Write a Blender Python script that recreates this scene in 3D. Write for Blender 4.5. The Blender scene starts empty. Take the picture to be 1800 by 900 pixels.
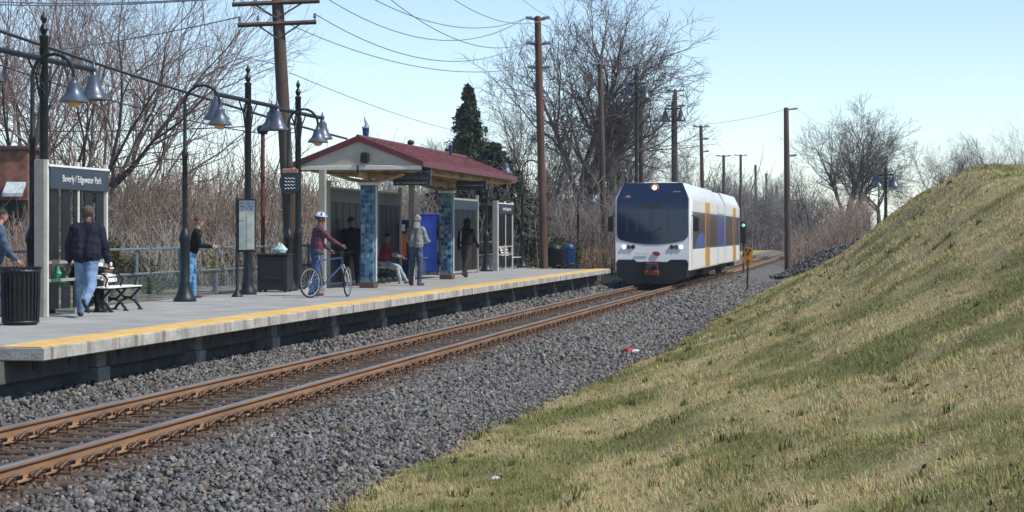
import bpy, bmesh, math, random
import numpy as np
from mathutils import Vector, Matrix, Quaternion

# ------------------------------------------------------------------ camera
F = 3400.0                    # focal length in photo pixels (photo 1800 wide)
HZ = 411.0                    # horizon row in the photo
TH = math.atan(618.0 / F)     # the track runs this far to the right of the lens axis
CT, ST = math.cos(TH), math.sin(TH)
CAMH = 2.03                   # above rail top (z = 0)
scene = bpy.context.scene
COL = scene.collection
cam_d = bpy.data.cameras.new('camera')
cam_d.sensor_width = 36.0
cam_d.lens = 36.0 * F / 1800.0
cam_d.shift_y = -(450.0 - HZ) / 1800.0
cam_d.clip_start = 0.1
cam_d.clip_end = 9000
cam = bpy.data.objects.new('camera', cam_d)
cam.location = (0, 0, CAMH)
cam.rotation_euler = (math.radians(90), 0, TH)
COL.objects.link(cam)
scene.camera = cam

# ------------------------------------------------------------------ light
SUN_EL = math.radians(50)
SUN_AZ = math.radians(101)     # clockwise from +Y (the track direction)
world = bpy.data.worlds.new('World')
scene.world = world
world.use_nodes = True
wn = world.node_tree
bgn = wn.nodes['Background']
sky = wn.nodes.new('ShaderNodeTexSky')
sky.sky_type = 'NISHITA'
sky.sun_disc = False
sky.sun_elevation = SUN_EL
sky.sun_rotation = SUN_AZ
sky.air_density = 1.2
sky.altitude = 3500
sky.dust_density = 0.5
sky.ozone_density = 0.6
bgn.inputs['Strength'].default_value = 0.138
wn.links.new(sky.outputs[0], bgn.inputs['Color'])
sun_d = bpy.data.lights.new('sun', 'SUN')
sun_d.energy = 3.5
sun_d.angle = math.radians(0.5)
sun_d.color = (1.0, 0.95, 0.86)
sun = bpy.data.objects.new('sun', sun_d)
SV = Vector((math.sin(SUN_AZ) * math.cos(SUN_EL), math.cos(SUN_AZ) * math.cos(SUN_EL), math.sin(SUN_EL)))
sun.rotation_euler = SV.to_track_quat('Z', 'Y').to_euler()
sun.location = (20, 0, 40)
COL.objects.link(sun)
vs = scene.view_settings
vs.view_transform = 'Standard'
vs.look = 'None'
vs.gamma = 1.0
vs.exposure = 0.4
scene.render.engine = 'CYCLES'
scene.render.resolution_x = 1024
scene.render.resolution_y = 512

# ------------------------------------------------------------------ pixels to places
def P(x, y, D):
    """photo pixel at a depth D -> world point"""
    u = (x - 900.0) / F * D
    return Vector((CT * u - ST * D, ST * u + CT * D, CAMH - (y - HZ) / F * D))
def on_x(x, X, z):
    """photo column x on the plane X (parallel to the track), height z"""
    D = F * X / (CT * (x - 900.0 - F * ST / CT))
    return Vector((X, (D + ST * X) / CT, z))
PZ = 0.65                      # platform top
def on_plat(x, y, z=PZ):
    D = F * (CAMH - z) / (y - HZ)
    q = P(x, y, D)
    return Vector((q.x, q.y, z))
def dep(v): return -ST * v[0] + CT * v[1]

# ------------------------------------------------------------------ materials
MATS = {}
def mat(name, col, rough=0.7, metal=0.0, var=0.12, scale=6.0, bump=0.0, bscale=40.0, col2=None, emit=None, coat=0.0, attr=None, spec=None, stretch=None):
    if name in MATS: return MATS[name]
    m = bpy.data.materials.new(name); m.use_nodes = True
    nt = m.node_tree; N = nt.nodes; L = nt.links
    b = N['Principled BSDF']
    b.inputs['Roughness'].default_value = rough
    b.inputs['Metallic'].default_value = metal
    if coat: b.inputs['Coat Weight'].default_value = coat; b.inputs['Coat Roughness'].default_value = 0.08
    if spec is not None: b.inputs['Specular IOR Level'].default_value = spec
    tc = N.new('ShaderNodeTexCoord')
    vec = tc.outputs['Object']
    if stretch:
        mp = N.new('ShaderNodeMapping'); mp.inputs['Scale'].default_value = stretch
        L.new(vec, mp.inputs[0]); vec = mp.outputs[0]
    nz = N.new('ShaderNodeTexNoise'); nz.inputs['Scale'].default_value = scale
    nz.inputs['Detail'].default_value = 6; nz.inputs['Roughness'].default_value = 0.65
    L.new(vec, nz.inputs['Vector'])
    c = Vector(col[:3])
    c2 = Vector(col2[:3]) if col2 else c * (1 - var * 2.2)
    c1 = c if col2 else c * (1 + var)
    rp = N.new('ShaderNodeValToRGB')
    rp.color_ramp.elements[0].position = 0.33; rp.color_ramp.elements[1].position = 0.67
    rp.color_ramp.elements[0].color = (*[max(0, v) for v in c2], 1)
    rp.color_ramp.elements[1].color = (*[min(1, v) for v in c1], 1)
    L.new(nz.outputs['Fac'], rp.inputs[0])
    out = rp.outputs[0]
    if attr:
        at = N.new('ShaderNodeAttribute'); at.attribute_name = attr
        mx = N.new('ShaderNodeMix'); mx.data_type = 'RGBA'; mx.blend_type = 'MULTIPLY'
        mx.inputs[0].default_value = 1.0
        L.new(at.outputs['Color'], mx.inputs[6]); L.new(out, mx.inputs[7])
        out = mx.outputs[2]
    L.new(out, b.inputs['Base Color'])
    if bump:
        n2 = N.new('ShaderNodeTexNoise'); n2.inputs['Scale'].default_value = bscale; n2.inputs['Detail'].default_value = 5
        L.new(vec, n2.inputs['Vector'])
        bp = N.new('ShaderNodeBump'); bp.inputs['Strength'].default_value = bump; bp.inputs['Distance'].default_value = 0.02
        L.new(n2.outputs['Fac'], bp.inputs['Height']); L.new(bp.outputs[0], b.inputs['Normal'])
    if emit:
        b.inputs['Emission Color'].default_value = (*emit[:3], 1); b.inputs['Emission Strength'].default_value = emit[3]
    MATS[name] = m
    return m

# ------------------------------------------------------------------ mesh builder
class MB:
    def __init__(self): self.v = []; self.f = []; self.mi = []
    def add(self, vs, fs, m=0):
        o = len(self.v); self.v.extend([tuple(v) for v in vs])
        for f in fs: self.f.append(tuple(i + o for i in f)); self.mi.append(m)
        return self
    def box(self, a, b, m=0, rz=0.0, piv=None):
        x0, x1 = sorted((a[0], b[0])); y0, y1 = sorted((a[1], b[1])); z0, z1 = sorted((a[2], b[2]))
        vs = [(x0,y0,z0),(x1,y0,z0),(x1,y1,z0),(x0,y1,z0),(x0,y0,z1),(x1,y0,z1),(x1,y1,z1),(x0,y1,z1)]
        if rz:
            px, py = piv if piv else ((x0+x1)/2, (y0+y1)/2); c, s = math.cos(rz), math.sin(rz)
            vs = [(px+(x-px)*c-(y-py)*s, py+(x-px)*s+(y-py)*c, z) for x, y, z in vs]
        return self.add(vs, [(0,3,2,1),(4,5,6,7),(0,1,5,4),(1,2,6,5),(2,3,7,6),(3,0,4,7)], m)
    def bbox(self, a, b, bev=0.01, m=0):
        """box with chamfered vertical and horizontal edges"""
        x0, x1 = sorted((a[0], b[0])); y0, y1 = sorted((a[1], b[1])); z0, z1 = sorted((a[2], b[2]))
        e = min(bev, (x1-x0)*.45, (y1-y0)*.45, (z1-z0)*.45)
        ring = lambda i, z: [(x0+i,y0+e,z),(x0+e,y0+i,z),(x1-e,y0+i,z),(x1-i,y0+e,z),(x1-i,y1-e,z),(x1-e,y1-i,z),(x0+e,y1-i,z),(x0+i,y1-e,z)]
        def ins(z): return [(x0+e,y0+e+e*.4,z),(x0+e+e*.4,y0+e,z),(x1-e-e*.4,y0+e,z),(x1-e,y0+e+e*.4,z),(x1-e,y1-e-e*.4,z),(x1-e-e*.4,y1-e,z),(x0+e+e*.4,y1-e,z),(x0+e,y1-e-e*.4,z)]
        rs = [ins(z0), ring(0, z0+e), ring(0, z1-e), ins(z1)]
        vs = [p for r in rs for p in r]; fs = [tuple(range(7,-1,-1)), tuple(range(24,32))]
        for k in range(3):
            for i in range(8):
                j = (i+1) % 8; fs.append((k*8+i, k*8+j, k*8+8+j, k*8+8+i))
        return self.add(vs, fs, m)
    def tube(self, pts, rad, n=8, m=0, cap=True):
        pts = [Vector(p) for p in pts]
        if not hasattr(rad, '__len__'): rad = [rad] * len(pts)
        vs = []; fs = []
        up = None
        for i, p in enumerate(pts):
            d = (pts[min(i+1, len(pts)-1)] - pts[max(i-1, 0)])
            d = d.normalized() if d.length > 1e-9 else Vector((0,0,1))
            if up is None:
                up = Vector((0,0,1)) if abs(d.z) < .9 else Vector((1,0,0))
            a = d.cross(up)
            if a.length < 1e-6: a = d.orthogonal()
            a.normalize(); b = d.cross(a); up = -b if False else up
            for k in range(n):
                t = 2*math.pi*k/n
                vs.append(p + (a*math.cos(t) + b*math.sin(t)) * rad[i])
        for i in range(len(pts)-1):
            for k in range(n):
                j = (k+1) % n
                fs.append((i*n+k, i*n+j, (i+1)*n+j, (i+1)*n+k))
        if cap:
            fs.append(tuple(range(n))[::-1]); fs.append(tuple(range((len(pts)-1)*n, len(pts)*n)))
        return self.add(vs, fs, m)
    def lathe(self, prof, c=(0,0,0), n=16, m=0, cap=True):
        vs = []; fs = []
        for r, z in prof:
            for k in range(n):
                t = 2*math.pi*k/n
                vs.append((c[0]+r*math.cos(t), c[1]+r*math.sin(t), c[2]+z))
        for i in range(len(prof)-1):
            for k in range(n):
                j = (k+1) % n
                fs.append((i*n+k, i*n+j, (i+1)*n+j, (i+1)*n+k))
        if cap:
            fs.append(tuple(range(n))[::-1]); fs.append(tuple(range((len(prof)-1)*n, len(prof)*n)))
        return self.add(vs, fs, m)
    def ell(self, c, r, m=0, nu=14, nv=9):
        vs = []; fs = []
        for i in range(nv+1):
            ph = math.pi*i/nv
            for k in range(nu):
                t = 2*math.pi*k/nu
                vs.append((c[0]+r[0]*math.sin(ph)*math.cos(t), c[1]+r[1]*math.sin(ph)*math.sin(t), c[2]-r[2]*math.cos(ph)))
        for i in range(nv):
            for k in range(nu):
                j = (k+1) % nu
                fs.append((i*nu+k, i*nu+j, (i+1)*nu+j, (i+1)*nu+k))
        return self.add(vs, fs, m)
    def prism(self, poly, axis, a, b, m=0):
        """extrude a 2D polygon along axis ('x','y','z') from a to b"""
        def pt(p, t):
            return {'x': (t, p[0], p[1]), 'y': (p[0], t, p[1]), 'z': (p[0], p[1], t)}[axis]
        n = len(poly)
        vs = [pt(p, a) for p in poly] + [pt(p, b) for p in poly]
        fs = [tuple(range(n))[::-1], tuple(range(n, 2*n))]
        for i in range(n):
            j = (i+1) % n; fs.append((i, j, n+j, n+i))
        return self.add(vs, fs, m)
    def torus(self, c, R, r, axis='y', n=28, k=6, m=0):
        pts = []; vs = []; fs = []
        for i in range(n):
            t = 2*math.pi*i/n
            for j in range(k):
                q = 2*math.pi*j/k
                rr = R + r*math.cos(q); h = r*math.sin(q)
                a, b_ = rr*math.cos(t), rr*math.sin(t)
                if axis == 'y': vs.append((c[0]+a, c[1]+h, c[2]+b_))
                elif axis == 'x': vs.append((c[0]+h, c[1]+a, c[2]+b_))
                else: vs.append((c[0]+a, c[1]+b_, c[2]+h))
        for i in range(n):
            for j in range(k):
                i2 = (i+1) % n; j2 = (j+1) % k
                fs.append((i*k+j, i2*k+j, i2*k+j2, i*k+j2))
        return self.add(vs, fs, m)
    def xform(self, M):
        self.v = [tuple(M @ Vector(v)) for v in self.v]; return self
    def mesh(self, name, mats, smooth=False, fix=True):
        me = bpy.data.meshes.new(name)
        me.from_pydata(self.v, [], self.f)
        for mm in (mats if isinstance(mats, (list, tuple)) else [mats]): me.materials.append(mm)
        if any(self.mi): me.polygons.foreach_set('material_index', self.mi)
        if fix:
            bm = bmesh.new(); bm.from_mesh(me); bmesh.ops.recalc_face_normals(bm, faces=bm.faces); bm.to_mesh(me); bm.free()
        if smooth:
            me.polygons.foreach_set('use_smooth', [True]*len(me.polygons))
            try: me.set_sharp_from_angle(angle=math.radians(40))
            except Exception: pass
        me.update()
        return me
    def build(self, name, mats, parent=None, smooth=False, loc=None):
        return link(name, self.mesh(name, mats, smooth), parent, loc)

def link(name, me, parent=None, loc=None):
    o = bpy.data.objects.new(name, me); COL.objects.link(o)
    if parent is not None: o.parent = parent
    if loc is not None: o.location = loc
    return o
def tag(o, label, cat, group=None, kind=None):
    if label: o['label'] = label
    if cat: o['category'] = cat
    if group: o['group'] = group
    if kind: o['kind'] = kind
    return o
def empty(name, loc=(0,0,0), rz=0.0, label=None, cat=None, group=None, kind=None):
    o = bpy.data.objects.new(name, None); COL.objects.link(o)
    o.empty_display_size = 0.1
    o.location = loc; o.rotation_euler = (0, 0, rz)
    return tag(o, label, cat, group, kind)
def copy_tree(o, parent=None, label=None, group=None):
    c = o.copy(); COL.objects.link(c); c.parent = parent
    if label: c['label'] = label
    if group: c['group'] = group
    for ch in list(o.children): copy_tree(ch, c)
    return c
def np_mesh(name, V, Q, m, colors=None, smooth=False, k=4):
    """fast mesh from numpy arrays: V (n,3), Q (f,k)"""
    me = bpy.data.meshes.new(name)
    V = np.ascontiguousarray(V, dtype=np.float32); Q = np.ascontiguousarray(Q, dtype=np.int32)
    me.vertices.add(len(V)); me.vertices.foreach_set('co', V.ravel())
    me.loops.add(Q.size); me.loops.foreach_set('vertex_index', Q.ravel())
    me.polygons.add(len(Q)); me.polygons.foreach_set('loop_start', np.arange(0, Q.size, k, dtype=np.int32))
    me.polygons.foreach_set('loop_total', np.full(len(Q), k, dtype=np.int32))
    if colors is not None:
        a = me.color_attributes.new('col', 'FLOAT_COLOR', 'POINT')
        c4 = np.ones((len(V), 4), dtype=np.float32); c4[:, :3] = colors
        a.data.foreach_set('color', c4.ravel())
    me.materials.append(m)
    me.update(calc_edges=True)
    if smooth: me.polygons.foreach_set('use_smooth', np.ones(len(Q), dtype=bool))
    return me
def segs_arrays(S, n=3):
    """S: (k,8) x0 y0 z0 x1 y1 z1 r0 r1 -> prism verts and quads"""
    S = np.asarray(S, dtype=np.float64); k = len(S)
    a = S[:, :3]; b = S[:, 3:6]; d = b - a
    d /= np.maximum(np.linalg.norm(d, axis=1, keepdims=True), 1e-9)
    ref = np.where(np.abs(d[:, 2:3]) < .9, np.array([[0, 0, 1.]]), np.array([[1., 0, 0]]))
    u = np.cross(d, ref); u /= np.linalg.norm(u, axis=1, keepdims=True); w = np.cross(d, u)
    V = np.zeros((k, 2*n, 3))
    for i in range(n):
        t = 2*math.pi*i/n
        o = u*math.cos(t) + w*math.sin(t)
        V[:, i] = a + o*S[:, 6:7]; V[:, n+i] = b + o*S[:, 7:8]
    base = np.array([[i, (i+1) % n, n+(i+1) % n, n+i] for i in range(n)])
    Q = (base[None] + (np.arange(k)*2*n)[:, None, None]).reshape(-1, 4)
    return V.reshape(-1, 3), Q
def text_mesh(name, body, size, m, ext=0.002):
    cu = bpy.data.curves.new(name, 'FONT'); cu.body = body; cu.size = size
    cu.align_x = 'CENTER'; cu.align_y = 'CENTER'; cu.extrude = ext; cu.resolution_u = 3
    o = bpy.data.objects.new(name, cu); COL.objects.link(o)
    dg = bpy.context.evaluated_depsgraph_get()
    me = bpy.data.meshes.new_from_object(o.evaluated_get(dg))
    bpy.data.objects.remove(o); bpy.data.curves.remove(cu)
    me.materials.clear(); me.materials.append(m)
    return me

# value noise for terrain and colour patches
_rs = np.random.RandomState(11); _tab = _rs.rand(64, 64)
def vnoise(x, y):
    x = np.asarray(x, float); y = np.asarray(y, float)
    xi = np.floor(x).astype(int); yi = np.floor(y).astype(int)
    fx = x - xi; fy = y - yi
    fx = fx*fx*(3-2*fx); fy = fy*fy*(3-2*fy)
    t = lambda i, j: _tab[i % 64, j % 64]
    return (t(xi, yi)*(1-fx)+t(xi+1, yi)*fx)*(1-fy) + (t(xi, yi+1)*(1-fx)+t(xi+1, yi+1)*fx)*fy
def fbm(x, y): return vnoise(x, y)*.55 + vnoise(x*2.1+7, y*2.1+3)*.28 + vnoise(x*4.3+1, y*4.3+9)*.17
def sstep(a, b, x):
    t = np.clip((np.asarray(x, float)-a)/(b-a), 0, 1); return t*t*(3-2*t)
# ------------------------------------------------------------------ ground, track, platform
XR, XL, XC = -7.40, -8.90, -8.15         # rails and track centre
XP = -9.75                               # platform edge
XB = -14.35                              # back of the platform
PY0, PY1 = 22.05, 75.4                   # platform ends

def edge_x(Y):                            # foot of the bank, where gravel gives way to grass
    Y = np.asarray(Y, float)
    return -5.05 + 0.75*sstep(20, 45, Y) + (fbm(Y*.35, Y*0+3.3)-.5)*1.0 + 0.55*np.exp(-((Y-41.5)/1.1)**2)
def lushf(X, Y): return .85*sstep(.46, .64, fbm(X*.9+2, Y*.75+4)) + .22*sstep(.45, .65, fbm(X*.25+9, Y*.22+1))
def height(X, Y):
    X = np.asarray(X, float); Y = np.asarray(Y, float)
    z = np.full(np.broadcast(X, Y).shape, -0.24)
    z = z + 0.72*sstep(-14.5, -16.0, X)*1.0                                   # yard behind the station
    z = z + 0.24*sstep(-9.5, -10.3, X)*(1-sstep(-14.3, -14.8, X))
    z = z - 0.36*sstep(-6.8, -5.0, X)
    m = 0.31 + 0.69*sstep(11, 56, Y)
    r = np.maximum(X+4.9, 0)
    r = np.sqrt(r*r+.04)-.2
    lump = (fbm(X*.6+5, Y*.35)-.5)*.42*sstep(0, 2.5, r) + (fbm(X*1.5+1, Y*.9)-.5)*.16*sstep(0, 1.5, r)
    bank = m*(.225*r+.058*r*r)
    top = 3.0 + 1.32*sstep(20, 56, Y)
    q = bank/top
    bank = top*q/(1+q**12)**(1/12.0)
    far = 1-sstep(190, 320, Y)
    z = z + (bank + lump)*far
    z = z + (fbm(X*1.7, Y*1.7)-.5)*.05*sstep(-5.2, -4.6, X)
    return z
gx = np.unique(np.concatenate([np.linspace(-2500, -120, 14), np.linspace(-120, -30, 16), np.linspace(-30, -15, 14), np.linspace(-15, 6, 106), np.linspace(6, 30, 32), np.linspace(30, 120, 12), np.linspace(120, 2500, 12)]))
gy = np.unique(np.concatenate([np.linspace(-400, -10, 12), np.linspace(-10, 4, 10), np.linspace(4, 80, 200), np.linspace(80, 200, 70), np.linspace(200, 500, 20), np.linspace(500, 6000, 18)]))
GX, GY = np.meshgrid(gx, gy)
GZ = height(GX, GY)
V = np.stack([GX, GY, GZ], -1).reshape(-1, 3)
nx, ny = len(gx), len(gy)
ii = (np.arange(ny-1)[:, None]*nx + np.arange(nx-1)[None]).ravel()
Q = np.stack([ii, ii+1, ii+1+nx, ii+nx], -1)
# masks: red = gravel, green = lush green patches, blue = yard
grav = (sstep(-10.6, -10.3, GX))*(1-sstep(-.12, .14, GX-edge_x(GY)))
lush = lushf(GX, GY)
yard = sstep(-14.2, -14.6, GX)
colr = np.stack([grav, lush, yard], -1).reshape(-1, 3)

gm = bpy.data.materials.new('ground'); gm.use_nodes = True
nt = gm.node_tree; N = nt.nodes; L = nt.links; B = N['Principled BSDF']; B.inputs['Roughness'].default_value = .95
B.inputs['Specular IOR Level'].default_value = .15
at = N.new('ShaderNodeAttribute'); at.attribute_name = 'col'
sp = N.new('ShaderNodeSeparateColor'); L.new(at.outputs['Color'], sp.inputs[0])
tc = N.new('ShaderNodeTexCoord')
def nnoise(sc, det=6):
    n = N.new('ShaderNodeTexNoise'); n.inputs['Scale'].default_value = sc; n.inputs['Detail'].default_value = det
    n.inputs['Roughness'].default_value = .7
    L.new(tc.outputs['Object'], n.inputs['Vector']); return n.outputs['Fac']
def nramp(fac, stops):
    r = N.new('ShaderNodeValToRGB')
    while len(r.color_ramp.elements) < len(stops): r.color_ramp.elements.new(.5)
    for e, (p, c) in zip(r.color_ramp.elements, stops): e.position = p; e.color = (*c, 1)
    L.new(fac, r.inputs[0]); return r.outputs[0]
def nmix(f, a, b):
    m = N.new('ShaderNodeMix'); m.data_type = 'RGBA'; L.new(f, m.inputs[0]); L.new(a, m.inputs[6]); L.new(b, m.inputs[7]); return m.outputs[2]
straw = nramp(nnoise(2.3), [(.3, (.23, .19, .095)), (.5, (.36, .30, .155)), (.7, (.46, .39, .21))])
green = nramp(nnoise(3.1), [(.3, (.12, .125, .045)), (.55, (.19, .185, .07)), (.75, (.28, .24, .11))])
grassc = nmix(sp.outputs[1], straw, green)
vo = N.new('ShaderNodeTexVoronoi'); vo.inputs['Scale'].default_value = 17; L.new(tc.outputs['Object'], vo.inputs['Vector'])
gravc = nramp(vo.outputs['Color'], [(.0, (.035, .034, .033)), (.5, (.12, .12, .12)), (1, (.24, .24, .24))])
yardc = nramp(nnoise(.45), [(.38, (.10, .115, .04)), (.5, (.17, .15, .08)), (.6, (.30, .28, .25))])
c1 = nmix(sp.outputs[2], grassc, yardc)
L.new(nmix(sp.outputs[0], c1, gravc), B.inputs['Base Color'])
bp = N.new('ShaderNodeBump'); bp.inputs['Strength'].default_value = .8; bp.inputs['Distance'].default_value = .04
L.new(nnoise(30), bp.inputs['Height']); L.new(bp.outputs[0], B.inputs['Normal'])
ground = link('ground', np_mesh('ground', V, Q, gm, colors=colr, smooth=True))
tag(ground, 'gravel track bed, grassy bank and yard ground', None, kind='structure')

# ---- track
track = empty('railway_track', (XC, 0, 0), label='single railway track with rusty rails on dark wooden sleepers', kind='structure')
rust = mat('rail_rust', (.30, .168, .088), .8, .0, .16, 5, bump=.2, bscale=60, stretch=(1, .15, 1))
steel = mat('rail_head', (.42, .40, .38), .38, .75, .15, 3, stretch=(1, .1, 1))
wood_t = mat('sleeper_wood', (.105, .075, .055), .92, 0, .3, 9, bump=.6, bscale=30, stretch=(1, 6, 3))
plate_m = mat('plate_rust', (.15, .085, .05), .85, .1, .3, 20, bump=.3)
clip_m = mat('clip_steel', (.15, .095, .065), .6, .5, .3, 20)
prof = [(-.07,-.172),(.07,-.172),(.07,-.160),(.014,-.142),(.0085,-.125),(.0085,-.050),(.03,-.036),(.035,-.028),(.035,-.008),(.028,0),(-.028,0),(-.035,-.008),(-.035,-.028),(-.03,-.036),(-.0085,-.050),(-.0085,-.125),(-.014,-.142),(-.07,-.160)]
for X in (XR, XL):
    m_ = MB(); m_.prism(prof, 'y', -30, 420)
    n = len(prof)
    for fi, f in enumerate(m_.f[2:]):
        if fi in (8, 9, 10): m_.mi[fi+2] = 1
    m_.build('rail', [rust, steel], track, loc=(X-XC, 0, 0))
rnd = random.Random(5)
sl = []
for k in range(5):
    a = MB(); w = .115+rnd.uniform(-.012, .012); l = 1.3+rnd.uniform(-.04, .04)
    a.bbox((-l, -w, -.2), (l, w, 0), .018)
    for i, v in enumerate(a.v): a.v[i] = (v[0]+rnd.uniform(-.02,.02), v[1]+rnd.uniform(-.008,.008), v[2]+rnd.uniform(-.008,.004))
    sl.append(a.mesh('sleeper', wood_t))
a = MB()
a.bbox((-.19, -.09, -.012), (.19, .09, .012), .006)
for s in (-1, 1):
    a.bbox((s*.075, -.035, .008), (s*.125, .035, .055), .012)
    # spring clip: a bent bar that loops over the rail foot
    pts = [(s*.10, -.10, .03), (s*.135, -.03, .07), (s*.165, .055, .075), (s*.15, .105, .055), (s*.105, .105, .045), (s*.075, .05, .052), (s*.06, -.03, .045), (s*.055, -.075, .035)]
    a.tube(pts, .0125, 6, 1)
    a.lathe([(.016, .0), (.018, .03), (.010, .036)], (s*.17, -.06, .01), 6, 1)
a.v = [(v[0]*1.25, v[1]*.95, v[2]*1.55) for v in a.v]
platem = a.mesh('tie_plate', [plate_m, clip_m])
TIE = 0.575
y = 10.0; k = 0
while y < 178:
    s_ = link('sleeper', sl[k % 5], track, (rnd.uniform(-.03, .03), y+rnd.uniform(-.025, .025), -.188))
    s_.rotation_euler = (0, 0, rnd.uniform(-.012, .012))
    if y < 110:
        for X in (XR, XL):
            link('tie_plate', platem, s_, (X-XC, 0, .006))
    y += TIE; k += 1

# ---- ballast stones
stone_m = mat('ballast_stone', (1, 1, 1), .9, 0, .12, 60, bump=.25, bscale=80, attr='col', spec=.2)
def stones(seed, n, x0, x1, y0, y1, smin, smax, keep):
    r = np.random.RandomState(seed)
    X = r.uniform(x0, x1, n); Y = r.uniform(y0, y1, n)
    k = keep(X, Y, r); X = X[k]; Y = Y[k]; n = len(X)
    Z = height(X, Y) - .025*(np.abs(X-XC) < .68)
    s = smin + (smax-smin)*r.rand(n)**1.8
    base = np.array([[-1,-1,-1],[1,-1,-1],[1,1,-1],[-1,1,-1],[-1,-1,1],[1,-1,1],[1,1,1],[-1,1,1]], float)
    Vv = base[None]*(1+r.uniform(-.45, .28, (n, 8, 3)))
    Vv = Vv*r.uniform(.62, 1.15, (n, 1, 3))*np.array([1, 1, .8])
    a, b, c = r.uniform(0, 6.28, (3, n)); b = b*.16; 
    def rot(Vv, ang, i, j):
        ca, sa = np.cos(ang)[:, None], np.sin(ang)[:, None]
        p, q = Vv[..., i].copy(), Vv[..., j].copy()
        Vv[..., i] = p*ca-q*sa; Vv[..., j] = p*sa+q*ca
    rot(Vv, c, 0, 1); rot(Vv, b, 0, 2); rot(Vv, b*.7, 1, 2); rot(Vv, a, 0, 1)
    Vv = Vv*s[:, None, None]*.5
    Vv[..., 0] += X[:, None]; Vv[..., 1] += Y[:, None]; Vv[..., 2] += (Z + s*.18 + r.uniform(-.012, .03, n))[:, None]
    fq = np.array([(4,5,6,7),(0,1,5,4),(1,2,6,5),(2,3,7,6),(3,0,4,7)])
    Qq = (fq[None]+(np.arange(n)*8)[:, None, None]).reshape(-1, 4)
    g = np.clip(r.normal(.155, .065, n), .03, .40)
    colr = np.stack([g*1.0, g*1.0, g*1.0], -1)
    br = r.rand(n) < .14
    colr[br] *= np.array([1.05, .82, .62])
    # rusty brown dust beside the rails
    near = np.exp(-(np.minimum(np.abs(X-XR), np.abs(X-XL))/.5)**2)[:, None]*.8
    colr = colr*(1-near) + colr*near*np.array([.92, .62, .43])
    return Vv.reshape(-1, 3), Qq, np.repeat(colr, 8, 0)
def keep_all(X, Y, r):
    e = edge_x(Y)
    p = np.ones(len(X))
    p = np.where(X > e-.25, np.clip((e+.22-X)/.5, 0, 1)**1.3, p)
    p = np.where((X < -9.95), .8, p)
    p = np.where((X < -10.25), 0, p)
    tie = np.abs(((Y-10.0+TIE/2) % TIE)-TIE/2) < .10
    inn = (np.abs(X-XC) < 1.28)
    p = np.where(tie & inn, .04, p)
    p = np.where((np.abs(X-XR) < .09) | (np.abs(X-XL) < .09), 0, p)
    return r.rand(len(X)) < p
parts = [stones(1, 86000, -10.3, -4.0, 13.0, 34.0, .026, .062, keep_all),
         stones(2, 30000, -10.3, -3.6, 34.0, 58.0, .040, .085, keep_all),
         stones(3, 15000, -10.3, -3.6, 58.0, 105.0, .06, .115, keep_all)]
off = 0; VV = []; QQ = []; CC = []
for v_, q_, c_ in parts:
    VV.append(v_); QQ.append(q_+off); CC.append(c_); off += len(v_)
ballast = link('ballast', np_mesh('ballast', np.concatenate(VV), np.concatenate(QQ), stone_m, colors=np.concatenate(CC)))
tag(ballast, 'grey crushed stone ballast along the track', 'ballast', kind='stuff')

# ---- grass blades on the bank
grass_m = mat('grass_blade', (1, 1, 1), .9, 0, .06, 3, attr='col', spec=.15)
def blades(seed, n, x0, x1, y0, y1, hmin, hmax, wid):
    r = np.random.RandomState(seed)
    X = r.uniform(x0, x1, n); Y = r.uniform(y0, y1, n)
    cl = fbm(X*2.2+3, Y*1.6+8)
    k = (X > edge_x(Y)+r.normal(0, .16, n)) & (r.rand(n) < .45+.9*sstep(.3, .6, cl))
    # only where the photograph looks, with a wide margin
    D = -ST*X + CT*Y; u = (CT*X+ST*Y)/D
    k &= (u > -.42) & (u < .42)
    X, Y, cl = X[k], Y[k], cl[k]; n = len(X)
    Z = height(X, Y)
    lu = lushf(X, Y)
    lu = np.clip(lu*.9 + .25*np.exp(-((X-edge_x(Y)-.8)/.9)**2) + r.normal(0, .12, n), 0, 1)
    h = (hmin+(hmax-hmin)*r.rand(n)**1.6)*(.65+.7*cl)
    a = r.uniform(0, 2*np.pi, n)
    lean = r.uniform(.25, 1.25, n)
    dx, dy = np.cos(a), np.sin(a)
    b0 = np.stack([X-dy*wid/2, Y+dx*wid/2, Z-.01], -1)
    b1 = np.stack([X+dy*wid/2, Y-dx*wid/2, Z-.01], -1)
    tp = np.stack([X+dx*h*np.sin(lean), Y+dy*h*np.sin(lean), Z+h*np.cos(lean)], -1)
    V = np.stack([b0, b1, tp], 1).reshape(-1, 3)
    Q = np.arange(3*n).reshape(-1, 3)
    st = np.stack([r.normal(.54, .09, n), r.normal(.45, .08, n), r.normal(.235, .05, n)], -1)
    gr = np.stack([r.normal(.22, .04, n), r.normal(.23, .04, n), r.normal(.075, .018, n)], -1)
    dk = r.rand(n) < .1
    c = st*(1-lu[:, None]) + gr*lu[:, None]
    c[dk] *= .6
    return V, Q, np.repeat(np.clip(c, .02, .8), 3, 0)
parts = [blades(4, 210000, -5.8, 4.2, 9.5, 20, .03, .10, .007),
         blades(5, 220000, -5.5, 7.5, 20, 38, .03, .10, .009),
         blades(6, 170000, -5.3, 13, 38, 75, .04, .11, .015),
         blades(7, 50000, -5.3, 16, 75, 130, .05, .13, .03)]
off = 0; VV = []; QQ = []; CC = []
for v_, q_, c_ in parts:
    VV.append(v_); QQ.append(q_+off); CC.append(c_); off += len(v_)
grass = link('grass', np_mesh('grass', np.concatenate(VV), np.concatenate(QQ), grass_m, colors=np.concatenate(CC), k=3))
tag(grass, 'dry straw and green grass growing on the bank', 'grass', kind='stuff')

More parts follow.
